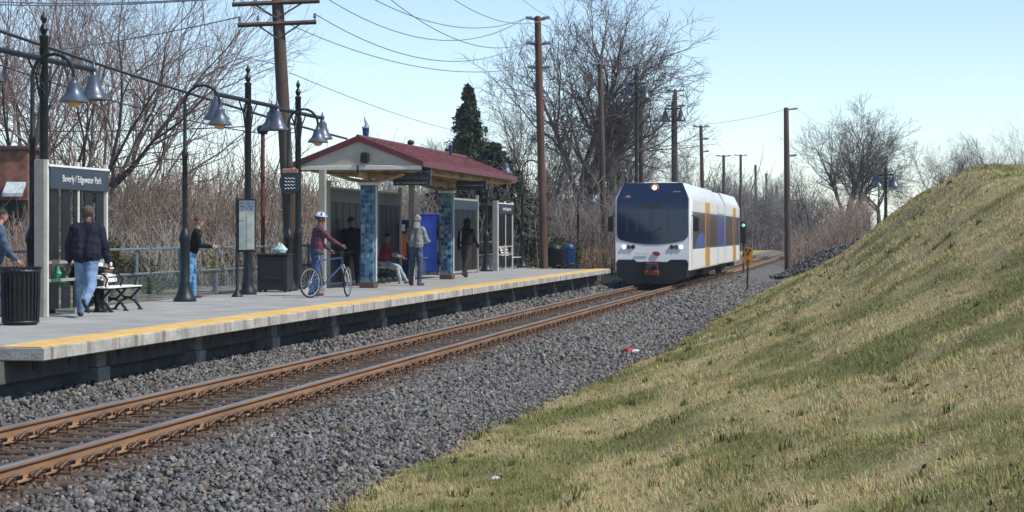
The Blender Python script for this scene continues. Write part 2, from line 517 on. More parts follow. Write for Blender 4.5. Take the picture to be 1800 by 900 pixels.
# fallen leaves and coarse tufts on the bank
leafm = mat('dead_leaf', (.16, .085, .045), .9, 0, .4, 2)
r = np.random.RandomState(17); n = 3600
Y = 10+62*r.rand(n)**1.7; X = edge_x(Y)-.3+r.rand(n)**1.2*(7+.06*Y); Z = height(X, Y)+.03+.03*r.rand(n)
a = r.normal(size=(n, 3))*np.array([1, 1, .45]); a /= np.linalg.norm(a, axis=1, keepdims=True); b = np.cross(a, r.normal(size=(n, 3))*np.array([.4, .4, 1])); b /= np.linalg.norm(b, axis=1, keepdims=True)
s = (r.uniform(.010, .026, (n, 1)))*(1+Y[:, None]*.008); c = np.stack([X, Y, Z], -1)
lv = link('fallen_leaves', np_mesh('fallen_leaves', np.stack([c-a*s, c+b*s*.6, c+a*s, c-b*s*.5], 1).reshape(-1, 3), np.arange(4*n).reshape(-1, 4), leafm))
tag(lv, 'brown fallen leaves scattered over the grass bank', 'leaves', kind='stuff')
nt_ = 750; Yt = 10+60*r.rand(nt_)**1.5; Xt = edge_x(Yt)+.05+r.rand(nt_)**1.4*(7.5+.06*Yt); k = 22
Xb = np.repeat(Xt, k)+r.normal(0, .035, nt_*k); Yb = np.repeat(Yt, k)+r.normal(0, .035, nt_*k); Zb = height(Xb, Yb)-.01
an = r.uniform(0, 6.28, nt_*k); le = np.abs(r.normal(0, .55, nt_*k)); hh = np.repeat(r.uniform(.05, .14, nt_), k)*r.uniform(.5, 1.1, nt_*k); wd = np.repeat(.006+.00022*Yt, k)
dx, dy = np.cos(an), np.sin(an)
V = np.stack([np.stack([Xb-dy*wd, Yb+dx*wd, Zb], -1), np.stack([Xb+dy*wd, Yb-dx*wd, Zb], -1), np.stack([Xb+dx*hh*np.sin(le), Yb+dy*hh*np.sin(le), Zb+hh*np.cos(le)], -1)], 1).reshape(-1, 3)
tcol = np.where(r.rand(nt_, 1) < .55, np.array([[.10, .13, .03]]), np.array([[.46, .37, .18]]))*r.uniform(.7, 1.25, (nt_, 1))
tf = link('grass_tufts', np_mesh('grass_tufts', V, np.arange(len(V)).reshape(-1, 3), grass_m, colors=np.repeat(tcol, 3*k, 0), k=3))
tag(tf, 'coarse grass tufts standing above the short bank grass', 'grass', kind='stuff')

# ---- platform
plat = empty('platform', (0, 0, 0), label='low concrete railway platform with yellow edge stripe', kind='structure')
conc = mat('platform_concrete', (.37, .37, .35), .9, 0, 0, 1.1, bump=.15, bscale=25, col2=(.25, .245, .225))
lipm = mat('platform_edge_concrete', (.52, .50, .45), .9, 0, 0, 3.2, bump=.5, bscale=22, col2=(.27, .255, .225))
yel = mat('tactile_yellow', (.74, .47, .14), .75, 0, .12, 2.2, bump=.25, bscale=35)
pier_m = mat('pier_concrete', (.27, .26, .24), .95, 0, .2, 5, bump=.4, bscale=20)
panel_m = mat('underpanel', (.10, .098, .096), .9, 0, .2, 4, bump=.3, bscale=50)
bolt_m = mat('bolt_dark', (.05, .05, .05), .6, .5)
SL = 4.82
y0 = PY0; i = 0
while y0 < PY1-.1:
    y1 = min(y0+SL, PY1); g = .013; ex = .38 if i == 0 else 0
    a = MB(); a.bbox((XP-.02, y0+g, PZ-.165), (XP-.62, y1-g, PZ), .012)
    # ragged arris
    a.build('edge_slab', lipm, plat)
    a = MB(); a.bbox((XP-.06, y0+g*1.5, PZ-.004), (XP-.615, y1-g*1.5, PZ+.014), .006)
    a.build('yellow_strip', yel, plat)
    a = MB(); a.bbox((XP-.625, y0+g+ex, PZ-.17), (XB, y1-g, PZ), .008)
    a.build('deck_slab', conc, plat)
    y0 += SL; i += 1
# vertical run-off streaks in the edge concrete: a stretched noise darkens it
ln = lipm.node_tree; rp = [n_ for n_ in ln.nodes if n_.type == 'VALTORGB'][0]; bs = ln.nodes['Principled BSDF']
tc_ = [n_ for n_ in ln.nodes if n_.type == 'TEX_COORD'][0]
mp = ln.nodes.new('ShaderNodeMapping'); mp.name = 'drip_stain'; mp.inputs['Scale'].default_value = (1, 5.0, .35); ln.links.new(tc_.outputs['Object'], mp.inputs[0])
dn = ln.nodes.new('ShaderNodeTexNoise'); dn.inputs['Scale'].default_value = 1.0; dn.inputs['Detail'].default_value = 4; ln.links.new(mp.outputs[0], dn.inputs['Vector'])
dr = ln.nodes.new('ShaderNodeValToRGB'); dr.color_ramp.elements[0].position = .52; dr.color_ramp.elements[0].color = (1, 1, 1, 1); dr.color_ramp.elements[1].position = .68; dr.color_ramp.elements[1].color = (.45, .42, .38, 1); ln.links.new(dn.outputs['Fac'], dr.inputs[0])
mx = ln.nodes.new('ShaderNodeMix'); mx.data_type = 'RGBA'; mx.blend_type = 'MULTIPLY'; mx.inputs[0].default_value = 1; ln.links.new(rp.outputs[0], mx.inputs[6]); ln.links.new(dr.outputs[0], mx.inputs[7]); ln.links.new(mx.outputs[2], bs.inputs['Base Color'])
# underside: piers, panels with bolts
yb = PY0+.35
Yp = []
while yb < PY1: Yp.append(yb); yb += 3.9
Yp = [on_x(185, -10.15, 0).y + 3.92*k for k in range(-1, 14)]
for yb in Yp:
    a = MB(); a.bbox((-10.20, yb-.16, .22), (-10.7, yb+.16, PZ-.171), .01); a.bbox((-10.16, yb-.21, -.25), (-10.75, yb+.21, .217), .01)
    a.build('pier', pier_m, plat)
for k in range(len(Yp)-1):
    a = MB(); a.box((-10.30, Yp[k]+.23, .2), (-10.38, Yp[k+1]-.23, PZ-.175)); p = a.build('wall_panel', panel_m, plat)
    for t in (.18, .5, .82):
        yy = Yp[k]+.23+(Yp[k+1]-Yp[k]-.46)*t
        b = MB(); b.bbox((-10.285, yy-.05, .31), (-10.302, yy+.05, .41), .008); b.build('bolt_plate', bolt_m, p)
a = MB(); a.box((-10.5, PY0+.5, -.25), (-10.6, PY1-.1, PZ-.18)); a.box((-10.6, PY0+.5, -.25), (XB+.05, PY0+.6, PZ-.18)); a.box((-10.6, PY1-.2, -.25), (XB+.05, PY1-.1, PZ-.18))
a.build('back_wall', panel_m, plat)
a = MB(); a.bbox((-10.45, PY0+.06, PZ-.35), (-13.6, PY0+.3, PZ-.175), .02); a.build('end_beam', pier_m, plat)
# ------------------------------------------------------------------ train (a light diesel railcar)
TY = 75.6                                 # front of the train
train = empty('light_rail_train', (XC, TY, 0), label='white light rail train with dark windscreen, blue windows and yellow doors', cat='train')
t_white = mat('train_white', (.80, .80, .79), .32, 0, .03, 1.2, coat=.4)
t_cream = mat('train_cream', (.66, .64, .60), .45, 0, .06, 6, stretch=(1, 3, .1))
t_grey = mat('train_lower', (.74, .73, .70), .4, 0, .05, 5, stretch=(1, 2.5, .15))
t_black = mat('train_black', (.012, .012, .014), .55, 0, .2, 5)
t_under = mat('train_under', (.03, .028, .026), .8, 0, .3, 6, bump=.3)
t_glass = mat('train_windscreen', (.010, .022, .058), .07, 0, .1, 2, spec=.6)
t_mask = mat('train_mask_navy', (.012, .024, .062), .12, 0, .1, 2, spec=.6)
t_win = mat('train_side_glass', (.035, .037, .045), .1, 0, .2, 3, spec=.6)
t_blue = mat('train_blue', (.035, .055, .22), .3, 0, .1, 3, coat=.3)
t_blue2 = mat('train_blue_bright', (.03, .10, .42), .3, 0, .1, 3, coat=.3)
t_yel = mat('train_yellow', (.62, .34, .045), .4, 0, .08, 4, coat=.2)
t_amber = mat('door_glass', (.15, .075, .045), .2, 0, .15, 3)
t_red = mat('coupler_red', (.33, .055, .03), .6, 0, .25, 8)
t_lamp = mat('headlamp_lit', (.9, .9, .85), .2, emit=(1, .96, .88, .75))
t_lampw = mat('top_lamp_lit', (.9, .85, .7), .2, emit=(1, .80, .58, 2.5))
t_lampo = mat('headlamp_off', (.12, .085, .13), .15, 0, .2, 20)
t_lampd = mat('headlamp_dark', (.03, .02, .02), .15)
t_bell = mat('bellows', (.06, .06, .065), .85)
HWD = 1.5
def section(hw, top, zb=.60, sh=3.42, ins=.29):
    h = 1.0*hw
    return [(-h, zb), (h, zb), (h, 1.0), (h, 1.6), (h, sh), (h-.10, sh+.22), (h-ins, top-.02), (h-ins-.25, top), (-h+ins+.25, top), (-h+ins, top-.02), (-h+.10, sh+.22), (-h, sh), (-h, 1.6), (-h, 1.0)]
def loft(secs, m=0):
    b = MB(); n = len(secs[0][1]); vs = []; fs = []
    for y_, s in secs:
        for x_, z_, dy in s: vs.append((x_, y_+dy, z_))
    for i in range(len(secs)-1):
        for k in range(n):
            j = (k+1) % n; fs.append((i*n+k, i*n+j, (i+1)*n+j, (i+1)*n+k))
    fs.append(tuple(range(n))[::-1]); fs.append(tuple(range((len(secs)-1)*n, len(secs)*n)))
    return b.add(vs, fs, m)
def rake(z): return max(0, z-3.3)*.42 + max(0, 1.3-z)*.05 + max(0, z-1.3)*.035
def sec3(hw, top, r): return [(x_, z_, rake(z_)*r) for x_, z_ in section(hw, top)]
car = loft([(0, sec3(1.445, 4.04, 1)), (.06, sec3(1.47, 4.045, 1)), (.25, sec3(1.49, 4.05, .9)), (.75, sec3(HWD, 4.05, .3)), (14.2, sec3(HWD, 4.05, 0))])
car.build('front_car_body', t_white, train, smooth=True)
mod = loft([(14.55, sec3(HWD-.02, 4.0, 0)), (18.95, sec3(HWD-.02, 4.0, 0))])
mod.build('power_module', t_white, train, smooth=True)
car2 = loft([(19.3, sec3(HWD, 4.05, 0)), (30.2, sec3(HWD, 4.05, 0)), (30.65, sec3(1.485, 4.045, -.9)), (30.9, sec3(1.36, 3.98, -1))])
car2.build('rear_car_body', t_white, train, smooth=True)
for y_ in (14.2, 18.95):
    b = MB()
    for k in range(5):
        b.prism([(x_*.95, z_*.985+.02) for x_, z_ in section(HWD, 4.0, .75)], 'y', y_+.004+k*.069, y_+.045+k*.069)
    b.build('gangway_bellows', t_bell, train)
# windscreen and mask on the front
def front_panel(poly, yoff, m, name, parent=train, th=.012):
    b = MB(); n = len(poly)
    def yy(x_, z_): return rake(z_) + .10*max(0, (abs(x_)-1.0)/.43)**2 - yoff
    vs = [(x_, yy(x_, z_), z_) for x_, z_ in poly] + [(x_, yy(x_, z_)+th+.05, z_) for x_, z_ in poly]
    fs = [tuple(range(n)), tuple(range(n, 2*n))[::-1]]
    for i in range(n):
        j = (i+1) % n; fs.append((i, n+i, n+j, j))
    b.add(vs, fs); return b.build(name, m, parent)
def grid_front(x0f, zs, yoff, m, name, nx_=17, parent=train):
    """curved sheet: x0f(z) half-width, rows zs"""
    b = MB(); vs = []; fs = []
    for z_ in zs:
        h = x0f(z_)
        for k in range(nx_):
            x_ = -h + 2*h*k/(nx_-1)
            zz = z_
            if z_ == zs[0]: zz = z_ - .17*(1-(x_/h)**2)
            elif z_ == zs[1]: zz = z_ - .10*(1-(x_/h)**2)
            vs.append((x_, rake(zz)*1.0 + 0 - yoff, zz))
    for i in range(len(zs)-1):
        for k in range(nx_-1):
            fs.append((i*nx_+k, i*nx_+k+1, (i+1)*nx_+k+1, (i+1)*nx_+k))
    b.add(vs, fs)
    return b.build(name, m, parent, smooth=True)
def hwf(z_):
    if z_ < 1.95: return 1.39-.17*((1.95-z_)/.18)**2 if z_ > 1.7 else 1.12
    if z_ > 3.4: return max(1.415-(z_-3.4)*.40, .9)
    return 1.405
mask = grid_front(hwf, [1.78, 1.85, 1.93, 2.1, 2.5, 2.9, 3.2, 3.4, 3.6, 3.8, 4.0, 4.036], .012, t_mask, 'front_mask')
glass = grid_front(lambda z_: min(hwf(z_)-.07, 1.33), [1.86, 1.93, 2.0, 2.2, 2.6, 2.98], .020, t_glass, 'windscreen')
dim = mat('cab_interior_grey', (.05, .062, .078), .6)
for x_, w, z0, z1 in ((-.62, .03, 2.1, 2.92), (-.05, .085, 2.3, 2.92), (.62, .025, 2.1, 2.92), (-1.0, .02, 2.1, 2.9)):
    b = MB(); b.add([(x_-w, rake(z0)-.026, z0), (x_+w, rake(z0)-.026, z0), (x_+w, rake(z1)-.026, z1), (x_-w, rake(z1)-.026, z1), (x_-w, rake(z0)-.021, z0), (x_+w, rake(z0)-.021, z0), (x_+w, rake(z1)-.021, z1), (x_-w, rake(z1)-.021, z1)], [(0,1,2,3),(7,6,5,4),(0,4,5,1),(1,5,6,2),(2,6,7,3),(3,7,4,0)])
    b.build('cab_pillar', dim, glass)
b = MB(); b.tube([(-.3, rake(1.95)-.03, 1.78), (-.05, rake(2.1)-.035, 2.05), (.35, rake(2.3)-.035, 2.28)], .012, 5); b.build('wiper', t_black, glass)
b = MB(); b.box((-.36, rake(3.15)-.022, 3.07), (.36, rake(3.15)+.02, 3.22)); b.build('destination_display', mat('display_dark', (.02, .024, .03), .2), mask)
# flag sticker
fx, fz = -1.02, 3.46; yf = rake(fz)-.016
fl = empty('flag_sticker'); fl.parent = train
b = MB(); b.box((fx-.14, yf, fz-.07), (fx+.14, yf-.003, fz+.09)); b.build('flag_field', mat('flag_white', (.7, .66, .68), .5), fl)
b = MB(); b.box((fx-.14, yf-.004, fz+.0), (fx-.02, yf-.006, fz+.09)); b.build('flag_canton', mat('flag_blue', (.03, .04, .13), .5), fl)
b = MB()
for k in range(4): b.box((fx-(.018 if k > 1 else .14), yf-.004, fz-.055+k*.04), (fx+.14, yf-.006, fz-.037+k*.04))
b.build('flag_stripe', mat('flag_red', (.42, .08, .09), .5), fl)
# number marks (unreadable in the photograph)
b = MB()
for k in range(4):
    xx = .80+k*.075; z_ = 3.66; yy = rake(z_)-.02
    b.add([(xx, yy-.006, z_-.05), (xx+.018, yy-.006, z_-.05), (xx+.05, yy+.024, z_+.05), (xx+.03, yy+.024, z_+.05)], [(0,1,2,3)])
b.build('number_mark', mat('mark_white', (.7, .72, .75), .5), mask)
# lamps
def disc(x_, z_, r, m, name, parent=train, d=.03, y_=None):
    b = MB(); n = 14; yy = rake(z_) + 0 if y_ is None else y_
    vs = [(x_+r*1.15*math.cos(2*math.pi*k/n), yy-.004, z_+r*1.15*math.sin(2*math.pi*k/n)) for k in range(n)] + [(x_+r*math.cos(2*math.pi*k/n), yy-d, z_+r*math.sin(2*math.pi*k/n)) for k in range(n)]
    fs = [tuple(range(n, 2*n))[::-1]]+[(k, (k+1) % n, n+(k+1) % n, n+k) for k in range(n)]
    b.add(vs, fs); return b.build(name, m, parent, smooth=True)
for s in (-1, 1):
    zz = 1.515
    disc(s*1.12, zz, .072, t_lamp, 'headlight')
    disc(s*.93, zz, .078, t_lampo, 'headlight')
    disc(s*.76, zz, .075, t_lampd, 'headlight')
disc(.06, 3.83, .15, mat('lamp_ring_amber', (.55, .20, .07), .4), 'headlight_ring', d=.03, y_=rake(3.83)+.0)
disc(.06, 3.84, .075, t_lampw, 'top_headlight', d=.07, y_=rake(3.83)-.01)
b = MB(); b.prism([(-.13+.30*math.cos(t)*.5+.13, 1.255+.085*math.sin(t)+.02*math.cos(t)*-1.2) for t in [2*math.pi*k/16 for k in range(16)]], 'y', -.024, -.004); o = b.build('logo_swoosh', mat('logo_red', (.30, .02, .07), .4), train); o.location = (.16, rake(1.25), 0)
b = MB(); 
for k in range(9):
    b.box((-.62+k*.058, -.02, 1.235+.012*(k % 2)), (-.62+k*.058+.034, -.004, 1.285-.01*(k % 3)))
tag(b.build('logo_lettering', mat('logo_grey', (.40, .50, .55), .5), train), None, None, kind='stuff')
# bumper, skirt, coupler
b = MB(); b.prism([(-1.34, 1.02), (-.72, 1.02), (-.60, .93), (.60, .93), (.72, 1.02), (1.34, 1.02), (1.42, .88), (1.36, .34), (1.05, .20), (.75, .08), (-.75, .08), (-1.05, .20), (-1.36, .34), (-1.42, .88)], 'y', -.075, .9)
b.build('front_skirt', t_black, train)
cp = empty('coupler'); cp.parent = train
b = MB(); b.bbox((-.29, -.20, .40), (.27, -.076, .60), .03); b.build('coupler_base', t_red, cp)
b = MB(); b.bbox((-.26, -.17, .61), (.24, -.076, .90), .03); b.build('coupler_head', mat('coupler_dark', (.06, .05, .05), .6), cp)
b = MB(); b.bbox((-.33, -.15, .905), (.31, -.076, .95), .01); b.build('coupler_cover', t_red, cp)
b = MB(); b.lathe([(.07, 0), (.09, .04), (.09, .10), (.03, .12)], n=12); b.xform(Matrix.Translation((.12, -.17, .75)) @ Matrix.Rotation(math.pi/2, 4, 'X')); b.build('coupler_socket', t_black, cp)
# undercarriage
def wheel(y_, x_):
    b = MB(); b.lathe([(.05, -.07), (.38, -.06), (.38, .045), (.405, .05), (.405, .065), (.1, .07)], n=20); b.xform(Matrix.Translation((x_, y_, .38)) @ Matrix.Rotation(math.pi/2, 4, 'Y')); return b.build('wheel', t_under, train, smooth=True)
for y_ in (5.2, 7.0, 15.8, 17.6, 24.0, 25.8):
    for x_ in (-.75, .75): wheel(y_, x_)
for y0_, y1_ in ((4.4, 7.8), (15.0, 18.4), (23.2, 26.6)):
    b = MB()
    for s in (-1, 1): b.bbox((s*.92, y0_, .28), (s*1.08, y1_, .55), .03)
    b.box((-1.0, y0_+1.2, .3), (1.0, y1_-1.2, .5)); b.build('bogie_frame', t_under, train)
b = MB(); b.bbox((-1.25, 9, .25), (1.25, 12.8, .6), .05); b.bbox((-1.3, 1.2, .28), (1.3, 3.4, .6), .05); b.bbox((-1.25, 19.8, .25), (1.25, 22.2, .6), .05); b.bbox((-1.2, 12.7, .42), (1.2, 23.2, .6), .03); b.bbox((-1.15, 3.2, .45), (1.15, 9.1, .6), .03); b.bbox((-1.15, 23.0, .45), (1.15, 27.4, .6), .03); b.bbox((-1.2, 27.2, .3), (1.2, 30.4, .6), .03)
b.build('underfloor_equipment', t_under, train)
# sides
X1 = HWD+.004
def side(s, y0_, y1_, z0, z1, m, name, th=.012, parent=train, dx=0.0):
    b = MB(); b.bbox((s*(X1+dx-.02), y0_, z0), (s*(X1+dx+th), y1_, z1), .006); return b.build(name, m, parent)
for s in (-1, 1):
    # window bands: every pane a part
    def panes(y0_, y1_, n, kinds):
        w = (y1_-y0_)/n
        for k in range(n): side(s, y0_+k*w+.03, y0_+(k+1)*w-.03, 1.47, 2.88, kinds[k % len(kinds)], 'window_pane')
    side(s, .95, 6.98, 1.43, 2.92, t_blue, 'window_band', th=.006)
    panes(1.0, 6.95, 4, [t_win])
    side(s, 9.42, 14.15, 1.43, 2.92, t_blue, 'window_band', th=.006)
    panes(9.5, 14.1, 3, [t_win])
    side(s, 14.6, 18.9, 1.43, 2.92, t_blue2, 'module_panel', th=.0)
    for k in range(3): side(s, 14.7+k*1.4, 14.7+k*1.4+1.25, 1.55, 2.8, t_blue, 'louvre_panel', th=.004)
    side(s, 19.35, 24.78, 1.43, 2.92, t_blue, 'window_band', th=.006)
    panes(19.4, 24.7, 4, [t_win])
    side(s, 27.0, 30.1, 1.43, 2.92, t_blue, 'window_band', th=.006)
    panes(27.05, 30.0, 2, [t_win])
    # blue sweep at the first window
    b = MB(); n = 14
    poly = [(2.2+4.6*(.5-.5*math.cos(math.pi*k/n)), 1.46+.62*math.sin(math.pi*k/n*.85)) for k in range(n+1)] + [(6.8, 1.46)]
    b.prism(poly, 'x', s*(X1+.004), s*(X1+.016)); b.build('blue_sweep', t_blue2, train)
    for y0_, y1_ in ((7.1, 9.4), (24.8, 26.95)):
        d = side(s, y0_, y1_, .66, 3.38, t_yel, 'door', th=.02)
        for k in range(2):
            w = (y1_-y0_)/2
            side(s, y0_+k*w+.07, y0_+(k+1)*w-.07, 1.45, 2.92, t_amber, 'door_glass', th=.024, parent=d)
        side(s, (y0_+y1_)/2-.012, (y0_+y1_)/2+.012, .68, 3.36, t_black, 'door_seam', th=.025, parent=d)
    # ribbed cream panels above the windows and lower body panels
    for y0_, y1_ in ((1.0, 7.05), (9.45, 14.15), (14.6, 18.9), (19.35, 24.75), (27.0, 30.1)):
        n = max(2, int((y1_-y0_)/1.15)); w = (y1_-y0_)/n
        for k in range(n):
            side(s, y0_+k*w+.015, y0_+(k+1)*w-.015, 2.97, 3.38, t_cream, 'cove_panel', th=.006)
            side(s, y0_+k*w+.012, y0_+(k+1)*w-.012, .64, 1.385, t_grey, 'body_panel', th=.006)
# roof pods
for y0_, y1_ in ((3.0, 6.5), (10, 13.5), (15, 18.5), (20, 23.5)):
    b = MB(); b.bbox((-.72, y0_, 3.99), (.72, y1_, 4.13), .06); b.build('roof_unit', t_white, train)
# mirrors
for s in (-1, 1):
    mr = empty('mirror'); mr.parent = train
    b = MB(); b.tube([(s*1.47, .5, 2.75), (s*1.66, .35, 2.72)], .02, 6); b.build('mirror_arm', t_black, mr)
    b = MB(); b.bbox((s*1.58, .27, 2.12), (s*1.80, .41, 2.72), .05); b.build('mirror_head', t_black, mr)
# ------------------------------------------------------------------ platform furniture
iron = mat('lamp_iron', (.018, .022, .026), .45, .3, .25, 12, bump=.1)
shade_m = mat('lamp_shade_metal', (.10, .12, .155), .4, .4, .15, 8)
amber = mat('lamp_globe', (.62, .36, .10), .25, 0, .1, 5)
black_m = mat('black_metal', (.016, .018, .02), .5, .2, .25, 10, bump=.15)
beige = mat('beige_paint', (.34, .32, .27), .6, 0, .08, 5, bump=.08)
cream = mat('cream_trim', (.66, .64, .58), .55, 0, .06, 5)
navy = mat('sign_navy', (.022, .035, .055), .4, 0, .1, 3)
darkglass = mat('windscreen_dark', (.010, .012, .015), .45, 0, .2, 3, spec=.25)
white_p = mat('white_paint', (.74, .73, .70), .6, 0, .06, 8)

def bell(b, top, r, h, m=0):
    prof = [(r*.16, 0), (r*.22, -.05*h), (r*.26, -.12*h), (r*.42, -.16*h), (r*.44, -.30*h), (r*.52, -.48*h), (r*.66, -.64*h), (r*.86, -.78*h), (r, -.88*h), (r, -.93*h), (r*.93, -.94*h), (r*.6, -.80*h), (r*.3, -.6*h)]
    b.lathe(prof, top, 18, m, cap=False); return b
def make_gooseneck():
    r = empty('platform_lamp')
    b = MB(); b.lathe([(.235, 0), (.235, .05), (.20, .09), (.165, .16), (.135, .26), (.115, .34), (.118, .38), (.10, .42), (.098, 1.20), (.125, 1.26), (.125, 1.34), (.085, 1.42), (.058, 1.5)], n=14)
    b.build('base', iron, r, smooth=True)
    b = MB(); b.lathe([(.056, 1.49), (.052, 2.92), (.066, 2.95), (.066, 3.03), (.042, 3.08), (.036, 4.04)], n=12); b.build('pole', iron, r, smooth=True)
    b = MB(); pts = [(.37-.37*math.cos(t), 0, 4.03+.37*math.sin(t)) for t in [math.pi*k/16 for k in range(17)]] + [(.74, 0, 3.96)]
    b.tube(pts, .030, 8)
    for k in range(2):   # small scroll inside the arc
        b.tube([(.02+.10*(1-math.cos(t)), 0, 3.72+.12*math.sin(t)+.1*k) for t in [math.pi*q/8 for q in range(9)]], .012, 5)
    b.build('neck', iron, r, smooth=True)
    b = MB(); b.lathe([(.03, .07), (.05, .05), (.05, 0)], (.74, 0, 3.93), 10); bell(b, (.74, 0, 3.96), .25, .40); b.build('lamp_shade', shade_m, r, smooth=True)
    b = MB(); b.ell((.74, 0, 3.60), (.12, .12, .10)); b.build('globe', amber, r, smooth=True)
    return r
def make_double(h=4.4, arm=2.2, br=.275, bh=.55, pr=.075):
    r = empty('double_arm_lamp')
    b = MB(); b.lathe([(.20, 0), (.20, .06), (.16, .12), (.12, .3), (.125, .34), (.105, .4), (.10, 1.3), (.12, 1.36), (.08, 1.5)], n=14); b.build('base', iron, r, smooth=True)
    b = MB(); b.lathe([(.078, 1.48), (pr, h+.35), (pr*1.1, h+.36), (pr*1.1, h+.40), (pr*.7, h+.42)], n=12); b.build('pole', iron, r, smooth=True)
    b = MB(); b.lathe([(.03, 0), (.05, .03), (.075, .10), (.05, .16), (.025, .20), (.045, .24), (.06, .29), (.03, .34), (.012, .40)], (0, 0, h+.42), 12); b.build('finial', iron, r, smooth=True)
    b = MB(); b.tube([(0, -arm, h), (0, arm, h)], .05, 8); b.build('cross_arm', iron, r, smooth=True)
    for s in (-1, 1):
        b = MB()
        b.tube([(0, s*.07, h-.75), (0, s*.20, h-.62), (0, s*.32, h-.30), (0, s*.62, h-.06)], .020, 6)
        b.tube([(0, s*.07, h-.55), (0, s*.30, h-.10)], .013, 5); b.tube([(0, s*.10, h-.1), (0, s*.26, h-.45)], .013, 5)
        b.torus((0, s*.22, h-.20), .09, .012, 'x', 14, 5); b.build('bracket', iron, r, smooth=True)
        b = MB(); b.lathe([(.012, .16), (.03, .08), (.055, .05), (.06, 0), (.04, -.06)], (0, s*arm, h), 10); bell(b, (0, s*arm, h-.04), br, bh); b.build('lamp_shade', shade_m, r, smooth=True)
    return r

goose = make_gooseneck()
gl = [(57, 555, 'tall gooseneck platform lamp rising beside the black litter bin and name sign'),
      (325, 530, 'gooseneck platform lamp with the dark-haired person standing behind it'),
      (507, 511, 'gooseneck platform lamp carrying the round scroll plaque next to the shelter gable'),
      (855, 477, 'thin gooseneck lamp between the shelter end and the farther name screen'),
      (918, 470, 'thin gooseneck lamp behind the white-topped bench past the farther name screen'),
      (1016, 460, 'thin gooseneck lamp by the tan ornamental grass past the blue bin')]
for i, (x, y, lb) in enumerate(gl):
    o = goose if i == 0 else copy_tree(goose)
    o.location = on_plat(x, y); tag(o, lb, 'lamp', 'gooseneck lamps along the platform')
    if i == 5: o.location.z = height(o.location.x, o.location.y); q = on_x(1016, -13.9, 0); o.location = (q.x, q.y, float(height(q.x, q.y))-.02)
dbl = make_double()
dl = [(77, -13.95, 'double-arm lamp post standing behind the nearest name screen'), (436, -13.75, 'double-arm lamp post behind the timetable panel'), (524, -13.9, 'double-arm lamp post beside the shelter gable')]
for i, (x, X, lb) in enumerate(dl):
    o = dbl if i == 0 else copy_tree(dbl)
    o.location = on_x(x, X, PZ); tag(o, lb, 'lamp', 'double-arm lamps along the platform')
# taller street lamps beyond the platform
tall = make_double(8.6, .55, .34, .7, .12)
def place_tall(o, x, ybar, D, lb):
    p = P(x, ybar, D); gz = float(height(p.x, p.y))
    o.location = (p.x, p.y, gz-.05); tag(o, lb, 'lamp', 'tall street lamps beyond the platform')
    o.scale = (1, 1, (p.z-gz)/8.6 if o is not globals().get('t3') else 1); o.rotation_euler = (0, 0, math.radians(70))
place_tall(tall, 1119, 146, 112, 'tall street lamp rising behind the roof of the train')
t2 = copy_tree(tall); place_tall(t2, 1183, 190, 124, 'street lamp with paired bells in front of a utility pole behind the train')
p_ = P(1557, 306, 118); t3 = make_double(p_.z-float(height(p_.x, p_.y)), .5, .36, .75, .11); place_tall(t3, 1557, 306, 118, 'street lamp with paired bells on the shoulder of the grassy bank')

# ---- name screens (windscreen with station name board)
def make_screen(length, label, x, X, sign=True, h=2.55, fence_group=True):
    p = on_x(x, X, PZ)
    r = empty('name_screen', p, label=label, cat='screen', group='name screens on the platform')
    L_ = length
    b = MB(); b.bbox((-.16, -.10, 0), (.02, -.02, h+.06), .008); b.build('end_panel', mat('beige_dull', (.30, .285, .25), .7, 0, .1, 5), r)
    for k in range(3):
        yy = -.0+L_*k/2
        b = MB(); b.bbox((-.02, yy-.03, 0), (.05, yy+.03, h+.06), .006); b.build('post', cream, r)
    b = MB(); b.bbox((.0, .035, h-.42), (.075, L_-.0, h-.06), .006); sg = b.build('name_board', navy, r)
    b = MB(); b.bbox((-.01, -.01, h-.055), (.085, L_+.02, h-.015), .006); b.build('top_rail', white_p, r)
    if sign:
        me = text_mesh('lettering', 'Beverly / Edgewater Park', .165, white_p)
        o = tag(link('lettering', me, sg), None, None, kind='stuff'); o.location = ((.079), L_*.53, h-.24); o.rotation_euler = (math.pi/2, 0, math.pi/2)
    n = 5; w = (L_-.1)/n
    for k in range(n):
        b = MB(); b.bbox((.01, .05+k*w+.14*w, .95), (.03, .05+(k+1)*w-.14*w, h-.42), .004); b.build('glass_panel', darkglass, r)
        b = MB(); b.bbox((.01, .05+k*w+.14*w, .12), (.03, .05+(k+1)*w-.14*w, .55), .004); b.build('lower_panel', darkglass, r)
    for z_ in (.6, .9): 
        b = MB(); b.bbox((-.005, .03, z_-.025), (.045, L_-.03, z_+.025), .005); b.build('cross_rail', beige, r)
    return r
make_screen(2.55, 'dark station name screen with beige end panel beside the walking man', 80, -13.35)
make_screen(3.0, 'dark station name screen with pale end panel past the far end of the shelter', 874, -13.35)

